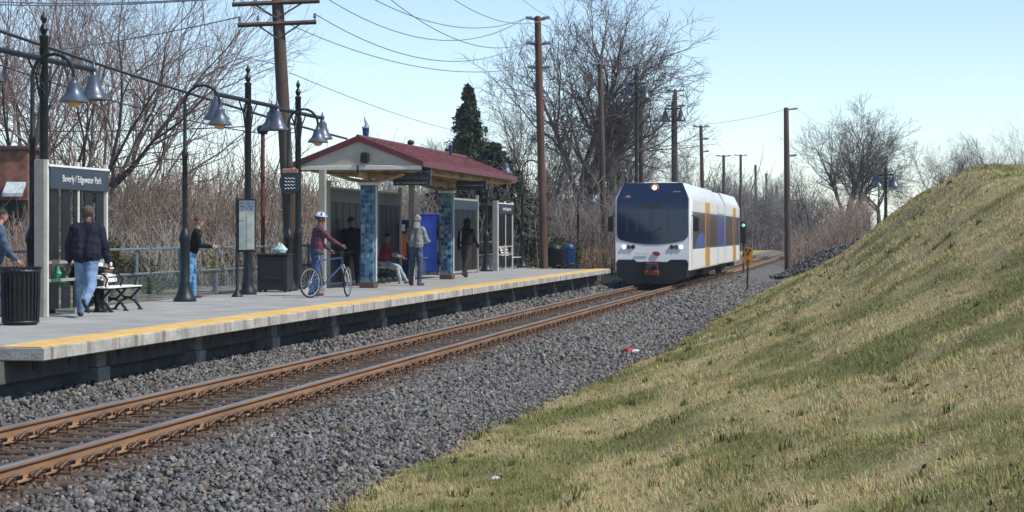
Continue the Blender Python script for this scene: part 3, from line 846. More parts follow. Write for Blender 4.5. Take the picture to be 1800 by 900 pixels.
# ---- litter bins
def round_bin(name, loc, r0, h, m, label, group=None, ribs=26, dome=False):
    r = empty(name, loc, label=label, cat='bin', group=group)
    b = MB()
    b.lathe([(r0*.86, 0), (r0*.9, .03), (r0*.93, h*.9), (r0*.80, h*.9), (r0*.8, .05)], n=24, cap=False); b.lathe([(0.01, .02), (r0*.86, .02)], n=24, cap=False); b.build('drum', m, r, smooth=True)
    b = MB()
    for k in range(ribs):
        t = 2*math.pi*k/ribs; c, s = math.cos(t), math.sin(t)
        b.tube([(r0*.9*c, r0*.9*s, .03), (r0*.96*c, r0*.96*s, h*.5), (r0*.97*c, r0*.97*s, h*.9), (r0*1.04*c, r0*1.04*s, h)], .02, 5)
    tag(b.build('slat_cage', m, r), None, None, kind='stuff')
    b = MB(); b.torus((0, 0, h*.93), r0*1.0, .025, 'z', 28, 6); b.build('rim', m, r, smooth=True)
    b = MB(); b.torus((0, 0, .05), r0*.93, .02, 'z', 28, 6); b.build('foot_ring', m, r, smooth=True)
    if dome:
        b = MB(); b.lathe([(r0*1.02, h*.92), (r0*.98, h*1.0), (r0*.7, h*1.14), (r0*.3, h*1.2), (.01, h*1.21)], n=20); b.build('lid', m, r, smooth=True)
    return r
round_bin('litter_bin', on_plat(36, 571), .285, .88, black_m, 'black slatted round litter bin at the foot of the first gooseneck lamp', 'bins')
round_bin('litter_bin', on_plat(975, 468.5), .33, .80, black_m, 'black domed bin standing beside a blue bin', 'bins', dome=True)
round_bin('recycling_bin', on_plat(1001, 466), .24, .80, mat('bin_blue', (.02, .07, .22), .5), 'blue domed recycling bin beside the black domed bin', 'bins', dome=True)
q = on_plat(484, 513)
r = empty('litter_bin', q, 0.10, label='large square black litter bin with pale bag on top beside the leaning utility pole', cat='bin', group='bins')
b = MB(); b.bbox((-.36, -.36, .05), (.36, .36, .86), .02); b.build('body', black_m, r)
for sx in (-1, 1):
    for sy in (-1, 1): b = MB(); b.box((sx*.30-.03, sy*.30-.03, 0), (sx*.30+.03, sy*.30+.03, .052)); b.build('foot', black_m, r)
b = MB(); b.bbox((-.38, -.38, .862), (.38, .38, .91), .015); b.build('rim', black_m, r)
b = MB(); b.bbox((-.30, -.385, .30), (.30, -.362, .72), .01); b.build('door', black_m, r)
def crumple(seed, r3, m, name, loc, label, group='litter scraps', parent=None, cat='litter'):
    rr = random.Random(seed); b = MB(); b.ell((0, 0, 0), (1, 1, 1), nu=9, nv=6)
    b.v = [(v[0]*r3[0]*rr.uniform(.6, 1.25), v[1]*r3[1]*rr.uniform(.6, 1.25), r3[2]*max(-.7, v[2]*rr.uniform(.6, 1.3))+r3[2]*.7) for v in b.v]
    o = b.build(name, m, parent, loc=loc); tag(o, label, cat, group); return o
crumple(3, (.16, .12, .14), mat('bag_pale', (.45, .62, .60), .5), 'rubbish_bag', q+Vector((.14, -.1, .912)), 'pale blue-green bag on top of the square black bin', None, cat='bag')

# ---- benches (slatted seat, curved iron end frames); local +x is the way the sitter faces
def make_bench(L_=1.6):
    r = empty('bench')
    for k in range(5):
        b = MB(); b.bbox((-.18+k*.092, 0, .425-.004*abs(k-2)), (-.18+k*.092+.075, L_, .452-.004*abs(k-2)), .006); b.build('seat_slat', white_p, r)
    for k in range(4):
        x_ = -.235-.03*k; z_ = .50+.095*k
        b = MB(); b.bbox((x_-.012, 0, z_), (x_+.012, L_, z_+.075), .006); b.build('back_slat', white_p, r)
    for y_ in (.10, L_/2, L_-.10):
        b = MB()
        b.tube([(.27, y_, 0), (.25, y_, .05), (.16, y_, .16), (.03, y_, .22), (-.10, y_, .16), (-.20, y_, .05), (-.23, y_, 0)], .026, 6)
        b.tube([(.26, y_, .40), (.20, y_, .33), (.10, y_, .23), (.03, y_, .215)], .024, 6); b.tube([(-.22, y_, .41), (-.15, y_, .33), (-.05, y_, .23), (.03, y_, .215)], .024, 6)
        b.tube([(.28, y_, .405), (-.22, y_, .405), (-.27, y_, .55), (-.35, y_, .88)], .02, 6)
        b.bbox((.22, y_-.03, -.004), (.31, y_+.03, .025), .008); b.bbox((-.28, y_-.03, -.004), (-.19, y_+.03, .025), .008)
        b.build('end_frame', iron, r, smooth=True)
        b = MB(); b.tube([(-.30, y_, .66), (-.12, y_, .70), (.12, y_, .66), (.20, y_, .58), (.16, y_, .46), (.2, y_, .42)], .018, 6); b.build('arm_rest', iron, r, smooth=True)
    return r
bench = make_bench()
q = on_plat(170, 549); bench.location = q + Vector((0.0, -.1, 0)); tag(bench, 'white slatted bench with curved black iron legs behind the walking man', 'bench', 'platform benches')
b2 = copy_tree(bench); b2.location = on_plat(892, 472); tag(b2, 'white slatted bench in front of the farther name screen', 'bench', 'platform benches')
b3 = copy_tree(bench); b3.location = on_plat(656, 498); tag(b3, 'white slatted bench under the shelter with the person in a red top', 'bench', 'platform benches')

# ---- timetable panel on a black post
q = on_plat(417, 522)
r = empty('timetable_panel', q, label='pale timetable panel on a black post beside the square bin', cat='notice board')
b = MB(); b.lathe([(.13, 0), (.12, .04), (.06, .10), (.035, .18), (.033, 2.12), (.02, 2.18), (.005, 2.25)], n=12); b.build('post', black_m, r, smooth=True)
b = MB(); b.bbox((.03, -.03, .98), (.42, .03, 2.14), .01); fr = b.build('frame', black_m, r)
b = MB(); b.bbox((.05, -.036, 1.03), (.40, -.028, 2.10), .003); b.build('sheet', mat('paper_greenish', (.46, .52, .47), .6, 0, .08, 10), fr)
b = MB(); b.bbox((.235, -.041, 1.05), (.385, -.0365, 1.80), .001); b.build('notice', mat('paper_cream', (.66, .65, .52), .6), fr)
b = MB(); b.bbox((.06, -.041, 1.68), (.18, -.0365, 1.84), .001); b.build('notice', mat('paper_cream', (.66, .65, .52), .6), fr)
b = MB(); b.bbox((.055, -.041, 1.90), (.395, -.0365, 2.09), .001); b.build('header', mat('paper_map', (.30, .36, .46), .6, 0, .45, 22), fr)

# ---- scroll plaque hanging on the third gooseneck
q = on_plat(507, 511); 
pl = tag(empty('scroll_plaque', q+Vector((.08, -.12, 2.62))), 'round-topped black plaque with white scroll marks hung on the lamp', 'sign')
b = MB(); b.prism([(.27*math.cos(t), .30*math.sin(t)) for t in [2*math.pi*k/20 for k in range(20)]], 'y', -.02, .02); b.build('plate', navy, pl)
b = MB(); b.bbox((-.2, -.03, .22), (.2, .03, .34), .02); b.build('crest', mat('copper_cap', (.40, .20, .13), .5), pl)
b = MB()
for k in range(4): 
    z_ = .10-.08*k; b.tube([(-.13+.026*i, -.026, z_+.018*math.sin(i*1.9+k)) for i in range(11)], .008, 4)
b.build('scroll_mark', white_p, pl)
b = MB(); b.tube([(-.08, .02, .1), (-.08, .12, .1)], .015, 6); b.tube([(-.08, .02, -.12), (-.08, .12, -.12)], .015, 6); b.build('mount', iron, pl)

# ---- fence behind the platform
fence_m = mat('fence_galv', (.20, .24, .27), .5, .4, .15, 10)
fen = empty('fence', (XB-.12, 0, 0), label='grey tubular railing with chain link behind the platform', cat='fence')
ys = [20.0+2.45*k for k in range(24)]
for y_ in ys:
    b = MB(); b.tube([(0, y_, -.1), (0, y_, 1.74)], .032, 8); b.ell((0, y_, 1.75), (.04, .04, .04), nu=8, nv=5); b.build('post', fence_m, fen, smooth=True)
for z_ in (1.72, 1.22):
    b = MB(); b.tube([(0.05, ys[0], z_), (0.05, ys[-1], z_)], .028, 6); b.build('rail', fence_m, fen, smooth=True)
S = []
stp = .085; yy = ys[0]
while yy < ys[-1]-.6:
    S.append((.02, yy, .62, .02, yy+.58, 1.20, .0028, .0028)); S.append((.025, yy+.58, .62, .025, yy, 1.20, .0028, .0028)); yy += stp
v_, q_ = segs_arrays(S, 3); o = link('chain_link', np_mesh('chain_link', v_, q_, fence_m), fen); tag(o, None, None, kind='stuff')

# ---- shelter
SX0, SX1, SXC = -14.10, -10.80, -12.45
SY0, SY1 = 47.0, 60.1
EZ, RZ = 3.80, 4.46
redm = mat('roof_red', (.165, .045, .052), .6, 0, .3, 3, bump=.3, bscale=18)
redf = mat('fascia_red', (.13, .022, .035), .5, 0, .12, 5)
gabm = mat('gable_beige', (.48, .44, .365), .7, 0, .06, 3)
woodb = mat('shelter_timber', (.40, .31, .19), .7, 0, .18, 6, bump=.2, stretch=(1, .3, 1))
soff = mat('soffit_boards', (.36, .29, .19), .8, 0, .15, 5)
tile_l = mat('tile_light_blue', (.10, .24, .31), .4, 0, .4, 9)
tile_d = mat('tile_dark_blue', (.02, .06, .22), .3, 0, .3, 14)
tile_p = mat('tile_pale', (.28, .32, .31), .4, 0, .3, 12)
sh = empty('platform_shelter', (SXC, SY0, PZ), label='open platform shelter with red gable roof and blue mosaic columns', cat='shelter')
def T(x, y, z): return (x-SXC, y-SY0, z-PZ)
nC = 9
for s in (-1, 1):
    Xe = SX1 if s > 0 else SX0
    b = MB()
    for k in range(nC):
        t0 = k/nC; t1 = (k+1)/nC
        xa = SXC+(Xe-SXC)*t0; xb = SXC+(Xe-SXC)*(t1+.02); za = RZ-(RZ-EZ)*t0; zb = RZ-(RZ-EZ)*(t1+.02)
        vs = [T(xa, SY0-.04, za-.005), T(xb, SY0-.04, zb+.022), T(xb, SY1+.04, zb+.022), T(xa, SY1+.04, za-.005), T(xa, SY0-.04, za-.05), T(xb, SY0-.04, zb-.028), T(xb, SY1+.04, zb-.028), T(xa, SY1+.04, za-.05)]
        b.add(vs, [(0,1,2,3),(7,6,5,4),(0,4,5,1),(1,5,6,2),(2,6,7,3),(3,7,4,0)])
    rp = b.build('roof_slope', redm, sh)
    b = MB()
    for k in range(30):
        yy = SY0+.2+k*.44
        for c in range(nC):
            t0 = (c+.05)/nC; t1 = (c+.95)/nC; yo = .2 if c % 2 else 0
            xa = SXC+(Xe-SXC)*t0; xb = SXC+(Xe-SXC)*t1; za = RZ-(RZ-EZ)*t0+.0; zb = RZ-(RZ-EZ)*t1+.02
            if yy+yo > SY1: continue
            b.tube([T(xa, yy+yo, za+.004), T(xb, yy+yo, zb+.006)], .022, 4)
    o = b.build('tile_rib', redm, rp); tag(o, None, None, kind='stuff')
    b = MB(); vs = [T(SXC, SY0+.02, RZ-.06), T(Xe, SY0+.02, EZ-.04), T(Xe, SY1-.02, EZ-.04), T(SXC, SY1-.02, RZ-.06), T(SXC, SY0+.02, RZ-.10), T(Xe, SY0+.02, EZ-.08), T(Xe, SY1-.02, EZ-.08), T(SXC, SY1-.02, RZ-.10)]
    b.add(vs, [(0,1,2,3),(7,6,5,4),(0,4,5,1),(1,5,6,2),(2,6,7,3),(3,7,4,0)]); b.build('soffit', soff, sh)
    b = MB(); b.box(T(Xe-s*.002, SY0-.03, EZ-.10), T(Xe+s*.035, SY1+.03, EZ+.035)); b.build('eave_fascia', redf, sh)
    b = MB(); b.bbox(T(SXC+s*1.15, SY0+.1, EZ-.12-.10), T(SXC+s*1.27, SY1-.1, EZ+.02-.05), .01); b.build('eave_beam', woodb, sh)
    for yg, q in ((SY0, -1), (SY1, 1)):
        b = MB(); d = .05
        vs = [T(SXC, yg+q*.05, RZ+.03), T(Xe+s*.03, yg+q*.05, EZ+.04), T(Xe+s*.03, yg+q*.05, EZ-.09), T(SXC, yg+q*.05, RZ-.12)]
        vs2 = [(v[0], v[1]+q*d, v[2]) for v in vs]
        b.add(vs+vs2, [(0,1,2,3),(7,6,5,4),(0,4,5,1),(1,5,6,2),(2,6,7,3),(3,7,4,0)]); b.build('rake_board', redf, sh)
b = MB(); b.tube([T(SXC, SY0-.09, RZ+.01), T(SXC, SY1+.09, RZ+.01)], .05, 8); b.build('ridge_cap', redf, sh)
for yg, q in ((SY0, -1), (SY1, 1)):
    b = MB(); b.prism([T(SX0+.14, 0, EZ-.06)[::2], T(SX1-.14, 0, EZ-.06)[::2], T(SXC, 0, RZ-.07)[::2]], 'y', yg-SY0+.0, yg-SY0+q*.03); b.build('gable_board', gabm, sh)
    b = MB(); b.bbox(T(SX0+.02, yg+q*.032, EZ-.17), T(SX1-.02, yg+q*.075, EZ-.062), .01); b.build('gable_trim', cream, sh)
b = MB(); b.bbox((-.10, -.22, EZ-PZ+.0), (.11, -.078, EZ-PZ+.27), .03); ls = b.build('loudspeaker', black_m, sh); ls.rotation_euler = (0, .06, 0)
bcam = MB(); bcam.tube([(0, -.10, EZ-PZ-.05), (0, -.06, EZ-PZ-.3)], .02, 6); bcam.build('conduit', black_m, sh)
# columns with mosaic, brackets
for ci, (cx, cyp) in enumerate(((648, 505), (786, 489))):
    y_ = on_x(cx, SXC, 0).y
    cl = empty('column', T(SXC, y_, PZ)); cl.parent = sh
    b = MB(); b.bbox((-.17, -.17, .0), (.17, .17, 2.62), .02); b.build('shaft', tile_p if False else tile_l, cl)
    b = MB(); b.bbox((-.20, -.20, 0.0), (.20, .20, .16), .02); b.build('plinth', mat('plinth_brown', (.10, .06, .05), .7), cl)
    rr = random.Random(ci+3)
    for zz in np.arange(.28, 2.55, .125):
        for xx in (-.11, .0, .11):
            if rr.random() < .42:
                mm = tile_d if rr.random() < .68 else tile_p
                b = MB(); b.bbox((xx-.047, -.178, zz), (xx+.047, -.166, zz+.10), .003); b.build('tile', mm, cl)
            if rr.random() < .35:
                mm = tile_d if rr.random() < .68 else tile_p
                b = MB(); b.bbox((.166, xx-.047, zz), (.178, xx+.047, zz+.10), .003); b.build('tile', mm, cl)
    b = MB(); b.bbox((-.24, -.24, 2.62), (.24, .24, 2.70), .02); b.build('capital', cream, cl)
    b = MB(); b.bbox((-.09, -.09, 2.70), (.09, .09, 3.4), .01); b.build('neck_post', woodb, cl)
    for s in (-1, 1):
        b = MB(); b.tube([(s*.08, 0, 2.45+.25), (s*.5, 0, 2.78), (s*.95, 0, 2.92), (s*1.2, 0, 3.0)], .055, 6); b.build('bracket', woodb, cl)
        b = MB(); b.tube([(0, s*.08, 2.72), (0, s*.5, 2.95), (0, s*.9, 3.05)], .05, 6); b.build('bracket', woodb, cl)
    b = MB(); b.bbox((-1.3, -.06, 2.98), (1.3, .06, 3.08), .01); b.build('cross_beam', woodb, cl)
    b = MB(); b.bbox((.182, -.03, .16), (.215, .03, 2.6), .006); b.build('lit_edge_strip', cream, cl)  # cream strip added to imitate the sunlit right edge of the column
for yy in (SY0+.15, SY0+3.2, SY0+6.5, SY0+9.8, SY1-.15):
    b = MB(); b.bbox(T(SXC-1.55, yy-.05, EZ-.20), T(SXC+1.55, yy+.05, EZ-.11), .01); b.build('tie_beam', woodb, sh)
b = MB(); b.bbox(T(SXC-.06, SY0+.1, EZ-.33), T(SXC+.06, SY1-.1, EZ-.205), .01); b.build('spine_beam', woodb, sh)
# back screens inside the shelter
xs = -13.55
for (xa, xb) in ((578, 636), (662, 702), (795, 838)):
    ya = on_x(xa, xs, 0).y; yb = on_x(xb, xs, 0).y; n = 5; w = (yb-ya)/n
    sc = empty('back_screen', T(xs, ya, PZ)); sc.parent = sh
    for yy in (-.06, yb-ya+.06):
        b = MB(); b.bbox((-.05, yy-.05, 0), (.05, yy+.05, 2.75), .008); b.build('screen_post', beige, sc)
    for k in range(n):
        b = MB(); b.bbox((-.01, k*w+.03, .12), (.012, (k+1)*w-.03, 2.2), .004); b.build('glass_panel', darkglass, sc)
    b = MB(); b.bbox((.0, 0, 2.2), (.05, yb-ya, 2.52), .006); b.build('name_board', navy, sc)
    for z_ in (.08, 2.56): b = MB(); b.bbox((-.03, 0, z_-.035), (.03, yb-ya, z_+.035), .005); b.build('screen_rail', beige, sc)
for xx in (567, 724):
    yy = on_x(xx, -13.0, 0).y
    b = MB(); b.bbox(T(-13.08, yy-.07, PZ), T(-12.92, yy+.07, EZ-.2), .01); b.build('post', beige, sh)
# hanging signs
def hang_sign(x, X, y0p, y1p, w, label, rows):
    p = on_x(x, X, 0); D = dep(p); z0 = P(x, y1p, D).z; z1 = P(x, y0p, D).z
    r = empty('hanging_sign', (p.x, p.y, z0), label=label, cat='sign', group='signs hanging under the shelter eave')
    h = z1-z0
    b = MB(); b.bbox((-w/2, -.05, 0), (w/2, .05, h), .008); bd = b.build('board', navy, r)
    rr = random.Random(int(x))
    b = MB()
    for k in range(rows):
        z_ = h*(k+.5)/rows; xx = -w*.42
        while xx < w*.40:
            l = rr.uniform(.03, .07); dz = rr.uniform(-.015, .02)
            b.add([(xx, -.053, z_+dz), (xx+.02, -.053, z_+dz-.018), (xx+l, -.053, z_-dz), (xx+l-.01, -.053, z_-dz+.022)], [(0,1,2,3)]); xx += l+.018
    b.build('worn_lettering', mat('faded_white', (.5, .5, .5), .6), bd)
    for s in (-1, 1):
        b = MB(); b.tube([(s*w*.4, 0, h-.002), (s*w*.4, 0, h+max(.05, 3.66-z1))], .012, 6); b.build('hanger', iron, r)
hang_sign(735, -11.15, 293, 311, .68, 'upper small dark board hanging under the shelter eave', 1)
hang_sign(725, -11.45, 309, 326, .98, 'wide dark board with worn white marks hanging under the shelter eave', 2)
hang_sign(829, -11.35, 318, 334, .90, 'dark board hanging near the far end of the shelter', 1)
# roof ornaments
ob = mat('ornament_blue', (.02, .06, .17), .4, .1, .3, 10); os_ = mat('ornament_silver', (.50, .53, .52), .35, .7, .2, 12)
def ornament(x, D, s, label):
    p = P(x, 300, D); zr = RZ+.0 - abs(p.x-SXC)*.4
    r = empty('roof_ornament', (p.x, p.y, zr), label=label, cat='ornament', group='blue ornaments on the shelter ridge')
    b = MB(); b.lathe([(.05*s, -.02), (.07*s, .04*s), (.075*s, .15*s), (.10*s, .45*s), (.105*s, .50*s), (.09*s, .51*s)], n=12); b.build('torch_body', ob, r, smooth=True)
    b = MB(); b.tube([(-.02*s, 0, .5*s), (.02*s, 0, .62*s), (-.03*s, 0, .74*s), (-.05*s, 0, .84*s)], [.06*s, .045*s, .03*s, .008], 8); b.tube([(.07*s, 0, .49*s), (.10*s, 0, .60*s)], [.03*s, .008], 6); b.tube([(-.08*s, 0, .49*s), (-.10*s, 0, .57*s)], [.03*s, .008], 6); b.build('flame', os_, r, smooth=True)
ornament(643, 50.5, .92, 'blue torch-shaped ornament with silver flame near the front of the shelter ridge')
ornament(792, 58.5, .62, 'small blue ornament near the far end of the shelter roof')
p = P(722, 300, 54.2); r = empty('roof_vent', (p.x, p.y, RZ-abs(p.x-SXC)*.4), label='small round dark vent cap on the shelter ridge', cat='vent')
b = MB(); b.lathe([(.05, -.03), (.05, .08), (.09, .10), (.10, .15), (.07, .2), (.01, .22)], n=12); b.build('cap', black_m, r, smooth=True)
b = MB(); b.lathe([(.09, -.025), (.055, .02)], n=12); b.build('flashing', redf, r)

# ---- ticket machines
tvm_b = mat('tvm_blue', (.03, .09, .52), .35, 0, .08, 3); tvm_o = mat('tvm_orange', (.75, .17, .02), .45, 0, .06, 4); gry = mat('tvm_grey', (.25, .25, .25), .5)
def tvm(x, yfoot, label, w=.55, h=1.98):
    p = on_plat(x, yfoot)
    r = empty('ticket_machine', p, label=label, cat='ticket machine', group='ticket machines under the shelter')
    b = MB(); b.bbox((-.33, -w/2, .10), (.25, w/2, h), .02); b.build('cabinet', tvm_b, r)
    b = MB(); b.bbox((-.30, -w/2+.03, 0), (.22, w/2-.03, .10), .005); b.build('plinth', gry, r)
    b = MB(); b.bbox((.252, -w*.36, 1.25), (.27, w*.36, 1.6), .004); b.build('screen', darkglass, r)
    b = MB(); b.bbox((.252, -w*.36, .75), (.275, w*.36, 1.15), .004); b.build('keypad_panel', gry, r)
    b = MB(); b.bbox((.252, -w*.3, .35), (.28, w*.3, .55), .006); b.build('ticket_tray', black_m, r)
    b = MB(); b.bbox((-.36, -w/2-.03, h), (.29, w/2+.03, h+.05), .012); b.build('cap', tvm_b, r)
    return r
tvm(757, 483, 'tall blue ticket machine beside the person in the grey hoodie', .48, 2.0)
r = tvm(712, 492, 'blue ticket machine with an orange front panel behind the seated person', .5, 1.75)
r.children[0].data = r.children[0].data.copy(); r.children[0].data.materials[0] = mat('tvm_navy', (.012, .02, .10), .4)
b = MB(); b.bbox((-.2, -.285, .72), (.10, -.252, 1.38), .006); b.build('orange_panel', tvm_o, r)
b = MB(); b.bbox((-.2, -.285, 1.46), (.06, -.252, 1.66), .006); b.build('notice', white_p, r)
# ------------------------------------------------------------------ people
skin_d = mat('skin_brown', (.17, .085, .055), .55, 0, .08, 10)
skin_l = mat('skin_light', (.42, .24, .17), .55, 0, .08, 10)
def cloth(name, c, var=.16, col2=None, scale=9): return mat('cloth_'+name, c, .92, 0, var, scale, bump=.55, bscale=14, col2=col2, spec=.2)
def rotv(v, ax, a): return Matrix.Rotation(a, 3, ax) @ Vector(v)

def person(label, loc, face, h=1.75, top=None, legs=None, shoe=None, skin=None, hairm=None, lean=4, thigh=((8, 4), (-6, 4)), knee=(4, 8), arm=((6, 10, 15), (-6, 10, 15)), seat=None, head=(0, 0), bulk=1.0, coat=0.0, hair='short', hood=None, helmet=None, beard=False, foot_pitch=(0, 0), arms_fwd=None, skirt=0, stripe=None, vox=.0135, group=None, sleeve=None):
    """face: heading angle, body looks along local +y turned by face.
    thigh: (pitch forward, spread outward) left, right; knee flex; arm: (pitch, abduct, elbow flex) left, right (degrees)"""
    R = math.radians; k = h/1.75
    C = []                                  # capsules p0 r0 p1 r1 tag
    def cap(p0, r0, p1, r1, t): C.append((Vector(p0), r0, Vector(p1), r1, t))
    TOP, LEG, SHO, SKI, SLV = 0, 1, 2, 3, 4
    joints = {}
    feet = []
    for i, s in enumerate((-1, 1)):
        hip = Vector((s*.092, 0, 0))
        d = Vector((0, 0, -1)); d = rotv(d, 'X', R(thigh[i][0])); d = rotv(d, 'Y', R(-s*thigh[i][1]))
        kn = hip + d*.43
        d2 = Vector((0, 0, -1)); d2 = rotv(d2, 'X', R(thigh[i][0]-knee[i])); d2 = rotv(d2, 'Y', R(-s*thigh[i][1]*.5))
        an = kn + d2*.42
        fp = R(thigh[i][0]-knee[i]) if foot_pitch[i] is None else R(-foot_pitch[i])
        fd = rotv((s*.22, 1, 0), 'X', fp); fd.normalize()
        dn = rotv((0, 0, -1), 'X', fp)
        heel = an + dn*.055 - fd*.05; toe = an + dn*.062 + fd*.155
        joints[i] = (hip, kn, an, heel, toe); feet += [heel.z-.038, toe.z-.032]
    base = -min(feet) if seat is None else None
    pz = base if seat is None else (seat/k + .105)
    off = Vector((0, 0, pz))
    B_ = bulk
    for i, s in enumerate((-1, 1)):
        hip, kn, an, heel, toe = [p+off for p in joints[i]]
        mid = (hip+kn)/2
        lb = .55+.45*bulk
        cap(hip, .098*lb, kn, .070*lb, LEG); cap(kn, .069*lb, an, .056*lb, LEG); cap(an+(an-kn).normalized()*.0, .058, an+(an-kn).normalized()*.03, .060, LEG)
        calf = kn.lerp(an, .35); cap(calf-Vector((0, .012, 0)), .066, calf, .06, LEG)
        cap(heel, .040, toe, .033, SHO); cap(an, .045, (heel+toe)/2, .042, SHO)
    def tp(v):                              # torso space: leaned about the hips
        v = rotv(v, 'X', R(-lean)); return v+off
    cap(tp((-.075, -.005, .02)), .125, tp((.075, -.005, .02)), .125, LEG)
    j = .014*B_
    for s in (-1, 1):
        cap(tp((s*.068, 0, .10-coat)), .122*B_+j, tp((s*.075, 0, .26)), .112*B_+j, TOP)
        cap(tp((s*.075, 0, .26)), .115*B_+j, tp((s*.105, .005, .43)), .112*B_, TOP)
        cap(tp((s*.055, .0, .43)), .105*B_, tp((s*.165, -.005, .485)), .072*B_, TOP)
    cap(tp((0, -.01, .49)), .085, tp((0, -.005, .54)), .062, TOP)
    hx = rotv((0, 0, 1), 'X', R(-lean*.3)); nb = tp((0, 0, .54))
    cap(nb, .056, nb+hx*.09+Vector((0, .012, 0)), .052, SKI)
    hc = nb + hx*.19 + Vector((0, .022, 0))
    yaw = R(head[0]); pit = R(head[1])
    def hp(v): v = rotv(v, 'X', -pit); v = rotv(v, 'Z', yaw); return hc+v
    cap(hp((0, -.022, .022)), .087, hp((0, .012, .025)), .083, SKI); cap(hp((0, .02, -.02)), .072, hp((0, .045, -.072)), .046, SKI)
    cap(hp((0, .088, .005)), .012, hp((0, .108, -.028)), .015, SKI)
    cap(hp((0, .085, -.068)), .016, hp((0, .078, -.062)), .018, SKI)
    for s in (-1, 1): cap(hp((s*.084, -.005, .01)), .018, hp((s*.086, -.008, -.03)), .013, SKI); cap(hp((s*.032, .078, .026)), .014, hp((s*.04, .07, .028)), .014, SKI)
    hands = []
    for i, s in enumerate((-1, 1)):
        sh_ = tp((s*.195, -.005, .475))
        pit_, ab, el = arm[i]
        d = rotv((0, 0, -1), 'X', R(pit_)); d = rotv(d, 'Y', R(-s*ab))
        e = sh_ + d*.285
        d2 = rotv((0, 0, -1), 'X', R(pit_+el)); d2 = rotv(d2, 'Y', R(-s*ab*.35)); 
        if el > 40: d2 = rotv(d2, 'Z', R(s*14))
        w = e + d2*.255
        cap(sh_, .070*B_, e, .054*B_, TOP); cap(e, .054*B_, w-d2*.015, .042*B_, SLV if sleeve else TOP)
        cap(w, .027, w+d2*.075, .030, SKI); hands.append((w, d2, s))
    if coat > .02: cap(tp((-.07, -.01, .02-coat*.6)), .135, tp((.07, -.01, .02-coat*.6)), .135, TOP)
    # one continuous surface
    bm_ = MB()
    for p0, r0, p1, r1, t in C:
        d = (p1-p0); 
        n = 10
        if d.length < 1e-4: bm_.ell(p0, (r0, r0, r0)); continue
        u = d.normalized()
        prof = []; 
        pts = [p0-u*r0*.95, p0-u*r0*.6, p0, p1, p1+u*r1*.6, p1+u*r1*.95]; rr = [r0*.3, r0*.8, r0, r1, r1*.8, r1*.3]
        bm_.tube(pts, rr, n)
    me0 = bm_.mesh('body_src', [skin], fix=True)
    tmp = bpy.data.objects.new('body_src', me0); COL.objects.link(tmp)
    md = tmp.modifiers.new('r', 'REMESH'); md.mode = 'VOXEL'; md.voxel_size = vox; md.use_smooth_shade = True
    m2 = tmp.modifiers.new('s', 'SMOOTH'); m2.factor = .5; m2.iterations = 3
    dg = bpy.context.evaluated_depsgraph_get()
    me = bpy.data.meshes.new_from_object(tmp.evaluated_get(dg)); bpy.data.objects.remove(tmp); bpy.data.meshes.remove(me0)
    n = len(me.polygons); cen = np.zeros(n*3); me.polygons.foreach_get('center', cen); cen = cen.reshape(-1, 3)
    best = np.full(n, 1e9); idx = np.zeros(n, int)
    for p0, r0, p1, r1, t in C:
        a = np.array(p0); d = np.array(p1-p0); L2 = max((d*d).sum(), 1e-9)
        tt = np.clip(((cen-a)@d)/L2, 0, 1); q = a+tt[:, None]*d
        dist = np.linalg.norm(cen-q, axis=1)-(r0+(r1-r0)*tt)
        if t == TOP: dist -= .004
        m_ = dist < best; best[m_] = dist[m_]; idx[m_] = t
    from mathutils import noise as mn
    nv_ = len(me.vertices); co = np.zeros(nv_*3); me.vertices.foreach_get('co', co); co = co.reshape(-1, 3); no = np.zeros(nv_*3); me.vertices.foreach_get('normal', no); no = no.reshape(-1, 3)
    clv = np.zeros(nv_); lo = np.zeros(n, np.int32); me.polygons.foreach_get('loop_start', lo)
    li = np.zeros(len(me.loops), np.int32); me.loops.foreach_get('vertex_index', li); lt = np.zeros(n, np.int32); me.polygons.foreach_get('loop_total', lt)
    fi = np.repeat(np.arange(n), lt); clv[li[idx[fi] != SKI]] = 1; clv[li[idx[fi] == SKI]] = 0; clv[li[idx[fi] == SHO]] = 0
    sd = loc[0]*3.7+loc[1]
    dsp = np.array([(mn.noise((p[0]*7+sd, p[1]*7, p[2]*13)) + .6*abs(mn.noise((p[0]*15, p[1]*15+sd, p[2]*24)))-.1) if c else 0 for p, c in zip(co, clv)])
    co += no*(dsp*.013)[:, None]; me.vertices.foreach_set('co', co.ravel())
    me.materials.clear()
    for m_ in (top, legs, shoe, skin, sleeve or top): me.materials.append(m_)
    me.polygons.foreach_set('material_index', idx.astype(np.int32)); me.polygons.foreach_set('use_smooth', np.ones(n, bool))
    # fingers rooted in the palm, joined to the same mesh
    fb = MB(); fb.mi = []
    for w, d2, s in hands:
        side_ = d2.cross(Vector((s*1.0, 0, 0)));  side_ = side_.normalized() if side_.length > .1 else Vector((0, 1, 0))
        inn = Vector((-s, 0, 0)); palm = w+d2*.085
        for q, (o_, l_) in enumerate(((-.024, .062), (-.008, .074), (.008, .070), (.023, .056))):
            b0 = palm+side_*o_; b1 = b0+d2*l_*.5+inn*.008; b2 = b1+d2*l_*.35+inn*.026
            fb.tube([b0-d2*.02, b0, b1, b2], [.010, .0100, .0092, .0075], 6, 3)
        t0 = w+d2*.03-side_*.024; fb.tube([t0, t0-side_*.022+d2*.028+inn*.006, t0-side_*.022+d2*.062+inn*.016], [.012, .0115, .009], 6, 3)
    bm2 = bmesh.new(); bm2.from_mesh(me)
    vmap = [bm2.verts.new(v) for v in fb.v]
    for f in fb.f:
        try: ff = bm2.faces.new([vmap[i_] for i_ in f]); ff.material_index = 3; ff.smooth = True
        except ValueError: pass
    bm2.to_mesh(me); bm2.free()
    root = empty('person', loc, face, label=label, cat='person', group=group); root.scale = (k, k, k)
